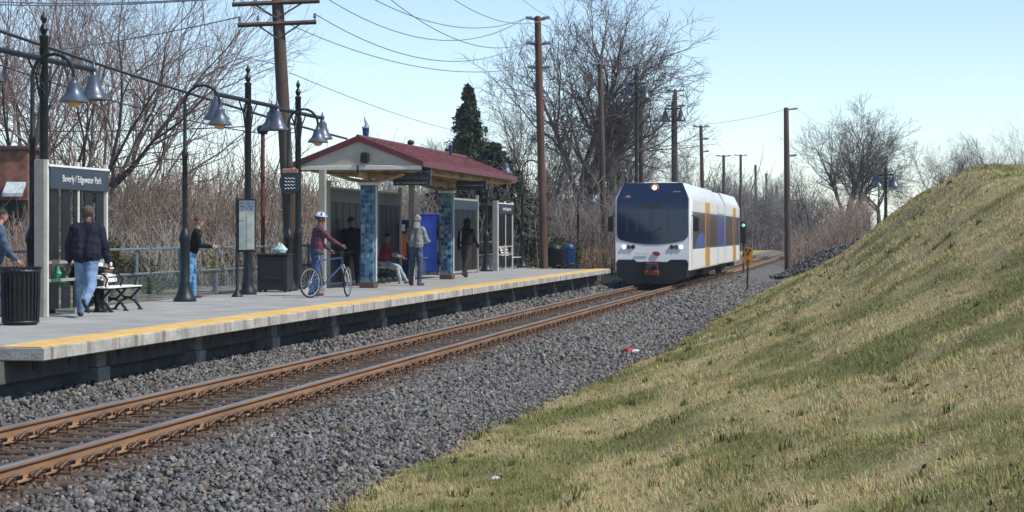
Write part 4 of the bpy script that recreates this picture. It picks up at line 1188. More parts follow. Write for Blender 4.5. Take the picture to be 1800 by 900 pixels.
    me.name = 'body'; link('body', me, root)
    # head details
    b = MB()
    for s in (-1, 1): b.ell(hp((s*.033, .088, .012)), (.011, .006, .008), nu=8, nv=5)
    b.build('eyes', mat('eye_dark', (.02, .015, .012), .3), root, smooth=True)
    b = MB(); b.ell(hp((0, .092, -.056)), (.022, .006, .006), nu=8, nv=5); b.build('mouth', mat('lips', (.22, .09, .075), .6), root, smooth=True)
    if hair and not hood:
        b = MB(); nu, nv = 16, 9
        rr = random.Random(int(loc[1]*100))
        for iz in range(nv+1):
            ph = (math.pi*.60)*iz/nv
            for iu in range(nu):
                t = 2*math.pi*iu/nu; front = max(0, math.sin(t))
                pz_ = ph*(1-.36*front); rad = 1+rr.uniform(-.03, .05)
                b.v.append(tuple(hp((.096*rad*math.sin(pz_)*math.cos(t), -.008+.112*rad*math.sin(pz_)*math.sin(t), .022+.098*rad*math.cos(pz_)))))
        for iz in range(nv):
            for iu in range(nu):
                b.f.append((iz*nu+iu, iz*nu+(iu+1) % nu, (iz+1)*nu+(iu+1) % nu, (iz+1)*nu+iu)); b.mi.append(0)
        if hair == 'long':
            for q in range(7):
                a = -math.pi*(.08+.84*q/6); x_, y_ = .08*math.cos(a), .085*math.sin(a)
                b.tube([hp((x_*.9, y_*.9, .04)), hp((x_*1.12, y_*1.1, -.05)), hp((x_*1.05, y_*1.1-.005, -.14)), hp((x_*.9, y_, -.19))], [.03, .035, .03, .012], 6)
        b.build('hair', hairm, root, smooth=True)
    if hood:
        b = MB(); b.tube([hp((0, .05, .02)), hp((0, .0, .03)), hp((0, -.06, .015)), hp((0, -.10, -.03))], [.10, .118, .112, .05], 12); b.tube([hp((0, -.03, -.06)), tp((0, -.03, .50))], [.10, .12], 12); b.build('hood', hood, root, smooth=True)
    elif hair != 'long' and not helmet:
        b = MB(); b.torus(tuple(nb+Vector((0, -.005, -.005))), .072, .026, 'z', 16, 6); b.build('collar', top, root, smooth=True)
    if helmet:
        b = MB(); nu, nv = 18, 7
        for iz in range(nv+1):
            ph = math.pi*.5*iz/nv
            for iu in range(nu):
                t = 2*math.pi*iu/nu; b.v.append(tuple(hp((.108*math.sin(ph)*math.cos(t), .01+.14*math.sin(ph)*math.sin(t), .04+.115*math.cos(ph)))))
        for iz in range(nv):
            for iu in range(nu):
                b.f.append((iz*nu+iu, iz*nu+(iu+1) % nu, (iz+1)*nu+(iu+1) % nu, (iz+1)*nu+iu)); b.mi.append(1 if (iu % 5 == 2 and 1 < iz < 6) else 0)
        b.tube([hp((-.08, .11, .045)), hp((0, .175, .04)), hp((.08, .11, .045))], .012, 6, 1)
        b.build('helmet', helmet, root, smooth=True)
    if stripe:
        b = MB()
        b.tube([tp((-.17, -.075, .50)), tp((-.13, -.118, .40)), tp((-.12, -.125, .20)), tp((-.115, -.125, .02))], .014, 6); b.build('jacket_stripe', stripe, root, smooth=True)
    root['_hands'] = 0; del root['_hands']
    Mw = Matrix.Translation(Vector(loc)) @ Matrix.Rotation(face, 4, 'Z') @ Matrix.Scale(k, 4)
    return root, [Mw @ (w+d*.09) for w, d, s in hands]

denim = cloth('denim', (.20, .30, .46), .2, scale=5); denim2 = cloth('denim_dark', (.07, .10, .16), .3, scale=7)
navyj = cloth('navy_jacket', (.022, .022, .04), .2); blackj = cloth('black', (.012, .012, .016), .3); greyh = cloth('grey_hoodie', (.27, .28, .28), .12)
hair_b = mat('hair_dark', (.018, .013, .010), .7, 0, .3, 30); hair_g = mat('hair_greying', (.10, .075, .055), .8, 0, .35, 30); hair_r = mat('hair_brown', (.11, .045, .022), .65, 0, .3, 30)
shoe_d = mat('shoe_dark', (.02, .02, .022), .6); shoe_w = mat('shoe_grey', (.35, .35, .36), .6, 0, .3, 14); shoe_r = mat('shoe_red', (.15, .02, .035), .6)
UA = TH                                   # heading that looks straight away from the lens
UD = Vector((CT, ST, 0)); DD = Vector((-ST, CT, 0))   # to the photo's right, and into the photo
def leftright(a): return UA - math.radians(a)         # a degrees to the right of straight away

person('heavy-set man in dark navy jacket and blue jeans walking away along the platform', on_plat(152, 557), leftright(6), 1.83, navyj, denim, shoe_d, skin_d, hair_g, lean=6, thigh=((12, 5), (-17, 5)), knee=(3, 36), foot_pitch=(0, 55), arm=((-4, 20, 26), (2, 18, 14)), bulk=1.34, coat=.02, head=(0, 8), vox=.011)
# green bag hanging beside the seated person
person('seated person in dark clothes on the bench half hidden behind the walking man', on_plat(126, 549)+Vector((.02, .1, 0)), -math.pi/2+.15, 1.70, blackj, blackj, shoe_d, skin_d, hair_b, lean=22, thigh=((84, 6), (80, 8)), knee=(80, 76), seat=.455, arm=((35, 8, 50), (30, 8, 55)), head=(10, 25))
person('person in grey-blue jacket standing beside the first lamp near the brick building', on_plat(-9, 558), leftright(60), 1.78, cloth('steel_blue', (.10, .14, .20), .25), denim2, shoe_d, skin_l, hair_b, lean=8, arm=((12, 14, 40), (10, 12, 30)))
w4, _ = person('brown-haired person in black jacket and jeans leaning behind the gooseneck lamp', on_plat(336, 524), leftright(80), 1.74, blackj, cloth('jeans_bright', (.14, .32, .55), .2), shoe_r, skin_l, hair_r, lean=14, thigh=((6, 4), (-4, 4)), arm=((16, 8, 70), (14, 8, 72)), head=(0, 10))
jersey = cloth('jersey', (.03, .035, .09), 0, col2=(.17, .05, .045), scale=9)
cy, hands5 = person('cyclist in patterned jersey and white-blue helmet standing behind a bicycle', on_plat(556, 520.5), leftright(66), 1.80, jersey, cloth('jeans_mid', (.05, .10, .24), .3), shoe_r, skin_d, hair_b, lean=7, thigh=((5, 4), (-7, 4)), knee=(3, 6), arm=((24, 8, 30), (46, 4, 16)), helmet=[mat('helmet_white', (.55, .60, .68), .3), mat('helmet_navy', (.03, .05, .14), .3)], head=(-8, 8))
redt = cloth('red_top', (.20, .025, .035), .2)
person('seated person in red top and pale jeans reaching forward under the shelter', on_plat(671, 499)+Vector((-.02, .2, 0)), -math.pi/2+.10, 1.76, redt, cloth('pale_jeans', (.32, .38, .42), .25), mat('shoe_brown', (.14, .05, .035), .6), skin_d, hair_b, lean=10, thigh=((76, 6), (72, 9)), knee=(46, 58), foot_pitch=(None, 0), seat=.455, arm=((46, 6, 20), (42, 6, 30)), sleeve=cloth('grey_sleeve', (.25, .26, .27)), head=(0, 15))
person('person in light grey hoodie and jeans standing in front of the blue ticket machine', on_plat(731, 502), leftright(25), 1.84, greyh, denim2, shoe_r, skin_d, hair_b, lean=3, hood=greyh, arm=((10, 12, 55), (14, 14, 70)), thigh=((4, 5), (-2, 5)), bulk=1.05)
person('person in black jacket with white stripe walking past the far mosaic column', on_plat(819, 488), leftright(28), 1.84, blackj, cloth('dark_trousers', (.06, .045, .04), .3), shoe_d, skin_d, hair_b, lean=7, hood=blackj, thigh=((16, 3), (-18, 3)), knee=(4, 14), foot_pitch=(0, 25), arm=((-14, 10, 20), (16, 10, 24)), stripe=white_p, bulk=1.08)
person('person in long black coat standing in shade beside the near mosaic column', on_plat(618, 503), leftright(-15), 1.80, blackj, blackj, shoe_d, skin_d, hair_b, lean=3, coat=.12, arm=((5, 10, 20), (5, 10, 20)))
crumple(8, (.16, .12, .22), mat('bag_green', (.015, .22, .10), .45), 'shopping_bag', on_plat(121, 551)+Vector((-.10, -.22, .454)), 'green shopping bag on the bench beside the walking man', None, cat='bag')
crumple(12, (.17, .15, .24), mat('bag_blue', (.06, .22, .46), .6), 'blue_bag', on_plat(324, 523)+Vector((0, .15, .0)), 'blue bag standing behind the gooseneck lamp', None, cat='bag')

# ------------------------------------------------------------------ bicycle
rub = mat('tyre_rubber', (.018, .018, .018), .85); alu = mat('bike_alloy', (.62, .62, .62), .35, .8); fr_b = mat('bike_frame_blue', (.025, .045, .16), .3, 0, .1, 5, coat=.5); fr_w = mat('bike_white', (.6, .6, .62), .35)
A = on_plat(545, 524); Bp = on_plat(611, 521.5)
hd = (Bp-A); wb = hd.length; ang = math.atan2(hd.y, hd.x)
bike = empty('bicycle', A, ang, label='dark blue bicycle with thin wheels held on the platform', cat='bicycle')
bike.scale = (1, 1, 1)
R_ = .335
def bwheel(x_, steer=0.0):
    w = empty('wheel', (x_, 0, R_), steer); w.parent = bike
    b = MB(); b.torus((0, 0, 0), R_-.018, .018, 'y', 32, 6); b.build('tyre', rub, w, smooth=True)
    b = MB(); b.torus((0, 0, 0), R_-.045, .012, 'y', 32, 5); b.build('rim', alu, w, smooth=True)
    b = MB()
    for k in range(18):
        t = 2*math.pi*k/18; b.tube([(.02*math.cos(t+1), (-1)**k*.025, .02*math.sin(t+1)), ((R_-.05)*math.cos(t), 0, (R_-.05)*math.sin(t))], .0022, 4)
    b.build('spokes', alu, w)
    b = MB(); b.lathe([(.012, -.05), (.025, -.03), (.018, 0), (.025, .03), (.012, .05)], n=10); b.xform(Matrix.Rotation(math.pi/2, 4, 'X')); b.build('hub', alu, w, smooth=True)
bwheel(0); bwheel(wb, math.radians(28))
bbk = (.42, 0, .28); st = (.30, 0, .80); hdt = (wb-.20, 0, .86); hdb = (wb-.165, 0, .70); fk = (wb, 0, R_)
b = MB(); b.tube([bbk, st], .016, 8); b.tube([st, hdt], .016, 8); b.tube([bbk, hdb], .019, 8); b.tube([hdt, hdb], .021, 8)
for s in (-1, 1): b.tube([(0, s*.05, R_), (.40, s*.03, .28)], .010, 6); b.tube([(0, s*.05, R_), (.31, s*.02, .76)], .009, 6)
b.build('frame', fr_b, bike, smooth=True)
b = MB()
for s in (-1, 1): b.tube([(hdb[0], s*.03, hdb[2]), (wb-.05, s*.05, .5), (fk[0], s*.05, R_)], .012, 6)
b.tube([(hdb[0], -.05, hdb[2]), (hdb[0], .05, hdb[2])], .014, 6); b.build('fork', fr_w, bike, smooth=True)
b = MB(); b.tube([hdt, (hdt[0]-.02, 0, .96)], .014, 8); b.tube([(hdt[0]-.02, 0, .96), (hdt[0]+.06, 0, .97)], .014, 8); b.tube([(hdt[0], -.28, .98), (hdt[0]+.06, -.1, .97), (hdt[0]+.06, .1, .97), (hdt[0], .28, .98)], .012, 8); b.build('handlebar', black_m, bike, smooth=True)
b = MB(); b.tube([st, (.275, 0, .92)], .013, 8); b.build('seat_post', alu, bike, smooth=True)
b = MB(); b.ell((.235, 0, .945), (.075, .075, .03)); b.ell((.33, 0, .945), (.10, .03, .025)); b.build('saddle', black_m, bike, smooth=True)
b = MB(); b.torus((.42, .05, .28), .085, .008, 'y', 20, 5); b.tube([(.42, .06, .28), (.50, .06, .13)], .010, 6); b.tube([(.42, -.06, .28), (.34, -.06, .43)], .010, 6); b.bbox((.46, .06, .115), (.55, .14, .14), .005); b.bbox((.30, -.14, .42), (.39, -.06, .445), .005); b.build('crankset', alu, bike)
b = MB(); b.tube([(0, .05, R_+.035), (.42, .05, .365)], .004, 4); b.tube([(0, .05, R_-.035), (.42, .05, .195)], .004, 4); b.build('chain', rub, bike)
# ------------------------------------------------------------------ utility poles and wires
pole_m = mat('pole_wood', (.085, .06, .047), .9, 0, .25, 4, bump=.5, bscale=12, stretch=(1, 1, .12))
pole_r = mat('pole_wood_red', (.115, .058, .04), .9, 0, .25, 4, bump=.5, bscale=12, stretch=(1, 1, .12))
ins_m = mat('insulator', (.16, .18, .20), .4, 0, .15, 6)
wire_m = mat('wire', (.06, .065, .07), .6, .2); wire_g = mat('wire_pale', (.22, .26, .28), .6, .2)
PG = 'utility poles behind the station'
def pole(xt, yt, xb, D, label, r0=.17, r1=.11, arms=(), m=None, light=False):
    """top pixel, bottom column, depth"""
    t = P(xt, yt, D); bq = P(xb, 411, D); gz = float(height(bq.x, bq.y)); base = Vector((bq.x, bq.y, gz-.1))
    rt = empty('utility_pole', base, label=label, cat='utility pole', group=PG)
    b = MB(); d = t-base; b.tube([d*0, d*.3, d*.65, d*1.0, d+Vector((0, 0, .05))], [r0, r0*.9, (r0+r1)/2, r1, r1*.4], 12); b.build('shaft', m or pole_m, rt, smooth=True)
    ends = []
    for (dz, hl, kind) in arms:
        c = d*(1-dz/d.length)
        if kind == 'beam':
            e0 = c-UD*hl-Vector((0, 0, hl*.03)); e1 = c+UD*hl*.95+Vector((0, 0, hl*.05)); n_ = -DD*.16
            b = MB(); b.tube([e0+n_, e1+n_], .065, 4); b.build('cross_arm', pole_m, rt)
            b = MB(); b.tube([c-UD*hl*.55+n_, c+n_-Vector((0, 0, .42))], .025, 5); b.tube([c+UD*hl*.55+n_, c+n_-Vector((0, 0, .42))], .025, 5); b.build('brace', pole_m, rt)
            for e in (e0*.96+c*.04, e1*.96+c*.04, (e0+c)/2):
                b = MB(); b.lathe([(.02, 0), (.02, .06), (.05, .08), (.05, .12), (.03, .14), (.045, .16), (.03, .2)], tuple(e+n_+Vector((0, 0, .05))), 8); b.build('insulator', ins_m, rt, smooth=True); ends.append(base+e+n_+Vector((0, 0, .23)))
        else:
            for s in (-1, 1):
                if kind == 'right' and s < 0: continue
                if kind == 'left' and s > 0: continue
                e = c+UD*s*hl+Vector((0, 0, .06))
                b = MB(); b.tube([c, c+UD*s*hl*.35, e], .02, 5); b.tube([c+UD*s*hl*.28, e], [.05, .07], 8); b.tube([e-UD*s*.04, e+UD*s*.2+Vector((0, 0, .02))], [.075, .055], 8); b.build('insulator', ins_m, rt, smooth=True)
                ends.append(base+e+UD*s*.2)
    return rt, ends
A_, eA = pole(487, -12, 516, 54, 'thick leaning wooden utility pole with two cross arms beside the shelter', .205, .165, ((.30, 1.25, 'beam'), (.88, 1.12, 'beam')))
B_, eB = pole(945, 30, 957, 77, 'reddish wooden utility pole with three pairs of insulators past the shelter', .175, .13, ((.10, .28, 'ins'), (1.10, .28, 'ins'), (2.05, .25, 'ins')), pole_r)
C_, eC = pole(1055, 112, 1063, 98, 'dark wooden utility pole in front of the big spreading tree', .17, .13, ((.1, .2, 'ins'),))
D_, eD = pole(1127, 178, 1127, 118, 'wooden utility pole right behind the tall street lamp', .16, .12)
E_, eE = pole(1187, 158, 1188, 128, 'wooden utility pole with two insulator pairs behind the twin-bell lamp', .16, .12, ((.1, .42, 'ins'), (1.1, .42, 'ins')))
F_, eF = pole(1232, 221, 1238, 155, 'slightly leaning wooden utility pole above the middle of the train', .18, .13, ((.1, .45, 'ins'), (1.1, .4, 'right'), (2.1, .4, 'right')))
G_, eG = pole(1272, 273, 1273, 205, 'slim utility pole above the rear end of the train', .2, .15, ((.1, .6, 'ins'),))
H_, eH = pole(1302, 272, 1302, 232, 'slim utility pole just beyond the tail of the train', .2, .15, ((.1, .6, 'ins'),))
for (x, y, D, lb) in ((1328, 290, 258, 'far utility pole first beyond the train tail in the row by the wood'), (1347, 305, 272, 'far utility pole second in the row by the wood'), (1365, 326, 268, 'far utility pole last in the row by the wood')):
    pole(x, y, x+1, D, lb, .2, .16)
K_, eK = pole(1382, 190, 1385, 133, 'tall utility pole alone at the foot of the grassy bank', .23, .17, ((.1, .6, 'right'), (3.3, .5, 'right'), (6.4, .45, 'right')))
# rusty short pole with a dark lamp head by the square bin
p = P(462, 432, 50); gz = float(height(p.x, p.y)); t = P(462, 230, 50)
r = empty('rusty_post', (p.x, p.y, gz-.05), label='thin rusty red post with a dark round head behind the bins', cat='post')
b = MB(); b.lathe([(.06, 0), (.055, t.z-gz)], n=10); b.build('shaft', mat('rust_red', (.14, .04, .03), .8, 0, .25, 6), r, smooth=True)
b = MB(); b.ell((0, 0, t.z-gz+.08), (.16, .16, .13)); b.build('head', black_m, r, smooth=True)

def wire(a, b_, sag, r=.014, m=None, n=18, label='thin overhead wire strung between the utility poles', group='overhead wires'):
    a = Vector(a); b_ = Vector(b_); b = MB()
    b.tube([a.lerp(b_, k/n)-Vector((0, 0, sag*4*(k/n)*(1-k/n))) for k in range(n+1)], r, 4)
    return tag(b.build('overhead_wire', m or wire_m), label, 'wire', group)
AB = 'wire sagging from the cross arms of the leaning pole to the reddish pole'
wire(eA[1], eB[0], 1.1, .014, wire_g, label=AB); wire(eA[4], eB[2], 1.0, .014, wire_g, label=AB); wire(eA[0], eB[4], .9, .014, wire_g, label=AB)
HB = 'wire coming down from high up to the insulators of the reddish pole'
wire(P(560, -60, 50), eB[0], .9, .014, wire_g, label=HB); wire(P(700, -80, 48), eB[1], .8, .012, wire_g, label=HB); wire(P(640, -40, 50), eB[2], .8, .014, wire_g, label=HB); wire(P(860, -60, 60), eB[1]+Vector((0, 0, .05)), .2, .010, wire_g, label=HB)
for i, (x, y) in enumerate(((-60, 0), (-60, 6), (-60, 105))):
    wire(P(x, y, 60), eA[(0, 2, 3)[i]], .15, .018, wire_g, label='pale wire running from the leaning pole over the platform lamps')
wire(P(260, 46, 60), P(512, 118, 54), .1, .009, wire_g, label='fine wire meeting the shaft of the leaning pole above the lamps'); wire(P(510, 128, 54), P(815, 232, 110), .2, .012, wire_g, label='fine wire from the leaning pole down behind the shelter')
BC = 'wire from the reddish pole to the dark pole by the big tree'; CE = 'wire from the dark pole by the big tree to the twin-bell pole'; EF = 'wire from the twin-bell pole to the leaning pole over the train'; FG = 'wire between the slim poles over the rear of the train'
for a, b_, lb in ((eB[0], eC[0], BC), (eB[1], eC[1], BC), (eC[0], eE[0], CE), (eC[1], eE[1], CE), (eE[0], eF[0], EF), (eE[1], eF[1], EF), (eF[0], eG[0], FG), (eF[1], eG[1], FG), (eG[0], eH[0], FG), (eE[3], eF[2], EF)):
    wire(a, b_, .5, .012, wire_g, label=lb)
wire(eF[0]+Vector((0, 0, .1)), P(1382, 192, 133), .2, .014, wire_g, label='long wire crossing the sky to the lone tall pole'); wire(P(1400, 190, 133), P(1470, 225, 220), .3, .012, wire_g, label='wire leaving the lone tall pole over the trees by the bank')
# thick bundled cables behind the platform
wire(P(-30, 44, 46), P(610, 244, 78), .12, .045, wire_m, 22, 'thick dark cable slung behind the platform lamps', 'thick cables'); wire(P(-30, 104, 48), P(470, 236, 78), .25, .022, wire_m, 22, 'thinner dark cable slung below the thick cable', None)
wire(P(-30, 229, 80), P(440, 222, 70), .1, .022, wire_m, 16, 'level dark cable crossing in front of the bare trees', None)

# ------------------------------------------------------------------ lineside signs
q = on_x(1316, -4.75, 0); gz = float(height(q.x, q.y)); D = dep(q)
p = P(1313.5, 511, 3400*2.6/100.0); gz = float(height(p.x, p.y)); zt = P(1316, 433, dep(p)).z
r = empty('trackside_marker', (p.x, p.y, gz-.03), label='yellow round-lobed marker with dark discs on a black post beside the track', cat='sign')
hh = zt-gz
b = MB(); b.tube([(0, 0, 0), (.03, 0, hh-.5)], .042, 8); b.build('post', black_m, r, smooth=True)
ym = mat('marker_yellow', (.62, .28, .015), .5, 0, .15, 8)
b = MB()
for dz, rr in ((-.22, .22), (-.58, .25)):
    b.prism([(.04+rr*math.cos(t), hh+dz+rr*math.sin(t)) for t in [2*math.pi*k/18 for k in range(18)]], 'y', -.03+dz*.01, .03+dz*.01)
b.bbox((-.12, -.028, hh-.85), (.2, .028, hh-.3), .01); b.build('plate', ym, r)
for dx, dz in ((-.05, -.12), (.12, -.15), (.04, -.3), (.04, -.66)):
    b = MB(); b.prism([(.0+dx+.07*math.cos(t), hh+dz+.07*math.sin(t)) for t in [2*math.pi*k/12 for k in range(12)]], 'y', -.055, -.042); b.build('dark_disc', mat('marker_dark', (.10, .035, .01), .5), r)
# signal with a green aspect behind the tail of the train
p = P(1307, 440, 112); gz = float(height(p.x, p.y))
r = empty('railway_signal', (p.x, p.y, gz-.05), label='slim black trackside signal showing a pale green light beside the train tail', cat='signal')
zt = P(1307, 388, 112).z-gz
b = MB(); b.lathe([(.12, 0), (.10, .1), (.06, .15), (.06, zt-1.2)], n=10); b.build('mast', black_m, r, smooth=True)
b = MB(); b.bbox((-.16, -.12, zt-1.25), (.16, .12, zt), .05); b.build('head', black_m, r)
b = MB(); b.ell((0, -.13, zt-.22), (.10, .05, .10), nu=12, nv=6); b.build('lens', mat('signal_green', (.2, .6, .45), .3, emit=(.25, .8, .6, .6)), r, smooth=True)

# ------------------------------------------------------------------ litter
redl = mat('litter_red', (.45, .02, .03), .5); whl = mat('litter_white', (.75, .76, .78), .5)
def ground_pt(x, y):
    lo, hi = 5.0, 400.0
    best = None
    for D in np.linspace(8, 200, 3000):
        p = P(x, y, D)
        if p.z <= float(height(p.x, p.y)): return Vector((p.x, p.y, float(height(p.x, p.y))))
    return P(x, y, 60)
for i, (x, y, m_, s, lb) in enumerate(((1103, 622, redl, .15, 'crumpled red scrap on the gravel at the foot of the bank'), (1118, 622, whl, .11, 'small white scrap beside the red scrap on the gravel'), (1160, 516, whl, .16, 'white scrap on the ballast in front of the train'), (871, 845, whl, .05, 'tiny white scrap in the grass'), (886, 565, whl, .06, 'white scrap between the rails')
)):
    p = ground_pt(x, y); crumple(20+i, (s, s*.7, s*.5), m_, 'litter', p, lb, None)
# ------------------------------------------------------------------ trees and thickets
bark = mat('bark_grey', (.085, .072, .065), .95, 0, .25, 3, bump=.6, bscale=15, stretch=(1, 1, .2))
twig = mat('twig_greybrown', (.115, .093, .088), .95, 0, .2, 1.2)
twig_r = mat('twig_reddish', (.22, .15, .135), .95, 0, .2, 1.2)
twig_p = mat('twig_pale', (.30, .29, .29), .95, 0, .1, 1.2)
def make_tree_meshes(seed, H, r0, trunk=.22, limbs=6, spread=46, lv=5, kids=(6, 7, 6, 5), twm=None, barkm=None, tw_r=.011, up=.10, multi=1, lenk=(.46, .56, .55, .55)):
    rd = random.Random(seed); T_, C_ = [], []
    def grow(p, d, L_, r, lev):
        n = (4, 5, 4, 3, 2, 2)[min(lev, 5)]; seg = L_/n; pts = [(p, r)]
        for i in range(n):
            j = (.04, .13, .20, .26, .3, .3)[min(lev, 5)]
            d = Vector((d.x+rd.gauss(0, j), d.y+rd.gauss(0, j), d.z+rd.gauss(0, j)*.7+up*(0 if lev == 0 else 1)))
            d.normalize(); q = p+d*seg; rr = max(r*(1-(.62 if lev else .35)*(i+1)/n), tw_r*.55)
            (T_ if lev < 2 else C_).append((*p, *q, pts[-1][1], rr)); p = q; pts.append((p, rr))
        if lev >= lv-1: return
        nk = limbs if lev == 0 else kids[min(lev-1, len(kids)-1)]
        for i in range(nk):
            if lev == 0: t = 1.0 if i < 3 else rd.uniform(.72, 1.0)
            else: t = .25+.75*(i+rd.random())/nk
            idx = t*n; a = min(int(idx), n-1); f = idx-a
            bp_ = pts[a][0].lerp(pts[a+1][0], f); br = pts[a][1]*(1-f)+pts[a+1][1]*f
            dd = (pts[a+1][0]-pts[a][0]).normalized(); ax = dd.orthogonal().normalized()
            ax = Quaternion(dd, (i*2.4+rd.uniform(-.5, .5)) if lev == 0 else rd.uniform(0, 6.28)) @ ax
            an = math.radians(rd.uniform(.55, 1.15)*(spread if lev == 0 else 44))
            nd = Quaternion(ax, an) @ dd
            ll = L_*lenk[min(lev, 3)]*rd.uniform(.75, 1.2) if lev else H*lenk[0]*rd.uniform(.8, 1.15)
            grow(bp_, nd, ll, max(br*rd.uniform(.55, .8), tw_r), lev+1)
        if lev > 0: grow(pts[-1][0], d, L_*.5, max(pts[-1][1], tw_r), lev+1)
    for k in range(multi):
        a = 6.28*k/max(multi, 1)+rd.random(); o = .25 if multi > 1 else 0
        d0 = Vector((math.cos(a)*(.38 if multi > 1 else 0.03), math.sin(a)*(.38 if multi > 1 else .03), 1)).normalized()
        grow(Vector((math.cos(a)*o, math.sin(a)*o, -.3)), d0, H*trunk*(1 if multi == 1 else rd.uniform(.8, 1.2)), r0, 0)
    v_, q_ = segs_arrays(T_, 7); mt = np_mesh('trunk', v_, q_, barkm or bark, smooth=True)
    v_, q_ = segs_arrays(C_, 3); mc = np_mesh('crown', v_, q_, twm or twig)
    return mt, mc
def plant_tree(ms, loc, rz, s, label, name='bare_tree', group=None):
    r = empty(name, loc, rz, label=label, cat='tree', group=group); r.scale = (s, s, s) if not hasattr(s, '__len__') else s
    link('trunk', ms[0], r); link('crown', ms[1], r); return r
def gpos(x, D):
    p = P(x, 411, D); return Vector((p.x, p.y, float(height(p.x, p.y))))
TA = make_tree_meshes(3, 15, .52, .26, 7, 46, 6, (6, 5, 5, 4), tw_r=.013, up=.05, lenk=(.45, .56, .55, .58))
TB = make_tree_meshes(9, 14, .38, .22, 6, 54, 6, (5, 5, 5, 4), tw_r=.010, up=.05, lenk=(.45, .55, .55, .58))
TC = make_tree_meshes(14, 11, .14, .30, 4, 36, 5, (6, 5, 4), tw_r=.0065, multi=4, twm=twig_r)
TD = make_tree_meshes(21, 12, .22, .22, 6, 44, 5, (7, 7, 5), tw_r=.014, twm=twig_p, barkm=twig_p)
BG = 'bare trees beyond the platform'
plant_tree(TA, gpos(1026, 118), .4, 1.0, 'largest spreading bare tree with dark trunk behind the utility poles', group=BG)
plant_tree(TB, gpos(930, 112), 2.0, .76, 'wide bare tree leaning left behind the reddish utility pole', group=BG)
plant_tree(TB, gpos(885, 132), 4.4, .66, 'smaller bare tree between the conifer and the reddish pole', group=BG)
plant_tree(TA, gpos(1095, 150), 3.1, .80, 'bare tree filling the gap behind the big spreading tree', group=BG)
plant_tree(TC, gpos(118, 62), .3, 1.0, 'multi-stemmed bare tree fanning out behind the nearest name screen', group=BG)
plant_tree(TC, gpos(-15, 74), 2.2, 1.10, 'multi-stemmed bare tree beside the brick building', group=BG)
plant_tree(TC, gpos(185, 74), 1.2, .95, 'reddish multi-stemmed bare tree between the first two lamps', group=BG)
plant_tree(TD, gpos(745, 170), .9, 1.0, 'pale hazy bare tree far behind the shelter roof', group=BG)
plant_tree(TD, gpos(690, 185), 2.5, .78, 'low pale bare tree behind the shelter ridge', group=BG)
plant_tree(TD, gpos(1168, 175), 5.0, .95, 'pale bare tree behind the street lamps above the train', group=BG)
plant_tree(TD, gpos(1325, 240), 1.0, .95, 'pale bare tree among the far row of poles', group=BG)
plant_tree(TB, gpos(1238, 250), 1.0, .80, 'bare tree far behind the middle of the train', group=BG)
RG = 'bare trees behind the grassy bank'
plant_tree(TA, gpos(1490, 175), .4, .80, 'largest bare tree behind the shoulder of the bank', group=RG)
plant_tree(TB, gpos(1425, 168), 2.0, .64, 'bare tree beside the lone tall utility pole', group=RG)
plant_tree(TB, gpos(1545, 185), 3.6, .62, 'bare tree right behind the lamp on the bank', group=RG)
for x, D, s, rz, lb in ((1648, 150, .80, 1.0, 'bare tree top showing over the crest of the bank next to the slope edge'), (1741, 150, .82, 2.2, 'bare tree top showing over the crest of the bank farther from the slope edge')):
    p = P(x, 411, D); plant_tree(TD if False else TB, Vector((p.x, p.y, P(x, 330, D).z-4.6)), rz, s*.75, lb, group=RG)
p = P(1792, 411, 150); plant_tree(TC, Vector((p.x, p.y, P(1792, 330, 150).z-4.0)), .5, .75, 'reddish bare shrub tree showing over the crest of the bank', group=RG)
p = P(1700, 411, 170); plant_tree(TC, Vector((p.x, p.y, P(1700, 330, 170).z-4.0)), 2.5, .72, 'low reddish bare tree between the two tree tops on the crest', group=RG)

# ---- conifers and green shrubs: leaf clumps through the crown's volume
def foliage_mesh(name, seed, n, shape, leaf, colA, colB, m):
    r = np.random.RandomState(seed)
    c, w = shape(r, n)                       # centres, shade variation
    a = r.normal(size=(n, 3)); a /= np.linalg.norm(a, axis=1, keepdims=True)
    b = np.cross(a, r.normal(size=(n, 3))); b /= np.linalg.norm(b, axis=1, keepdims=True)
    s = leaf*r.uniform(.6, 1.4, (n, 1))
    V = np.stack([c-a*s, c+b*s*.32, c+a*s, c-b*s*.32], 1).reshape(-1, 3)
    Q = np.arange(4*n).reshape(-1, 4)
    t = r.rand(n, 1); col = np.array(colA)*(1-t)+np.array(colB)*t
    return np_mesh(name, V, Q, m, colors=np.repeat(col, 4, 0))
leaf_m = mat('foliage', (1, 1, 1), .8, 0, .1, 3, attr='col', spec=.2)
def cone_shape(H, R):
    def f(r, n):
        nb = 300; hb = np.sort(r.uniform(.06, 1, nb)); ab = r.uniform(0, 6.28, nb); lb = R*(1-hb)**.85*r.uniform(.45, 1.25, nb)+.15
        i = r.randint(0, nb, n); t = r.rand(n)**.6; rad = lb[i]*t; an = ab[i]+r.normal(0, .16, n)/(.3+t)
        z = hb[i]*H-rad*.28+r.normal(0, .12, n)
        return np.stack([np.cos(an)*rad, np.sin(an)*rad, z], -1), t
    return f
def blob_shape(rx, ry, rz, k=26):
    def f(r, n):
        cc = r.normal(size=(k, 3)); cc /= np.linalg.norm(cc, axis=1, keepdims=True); cc *= r.uniform(.35, .85, (k, 1))
        i = r.randint(0, k, n); d = r.normal(0, .19, (n, 3))
        p = (cc[i]+d)*np.array([rx, ry, rz]); p[:, 2] += rz
        p[:, 2] = np.maximum(p[:, 2], .03)
        return p, r.rand(n)
    return f
def trunk_mesh(H, r0): return MB().tube([(0, 0, -.2), (.03, 0, H*.4), (0, .03, H*.8), (0, 0, H)], [r0, r0*.75, r0*.35, .02], 8).mesh('trunk', bark, True)
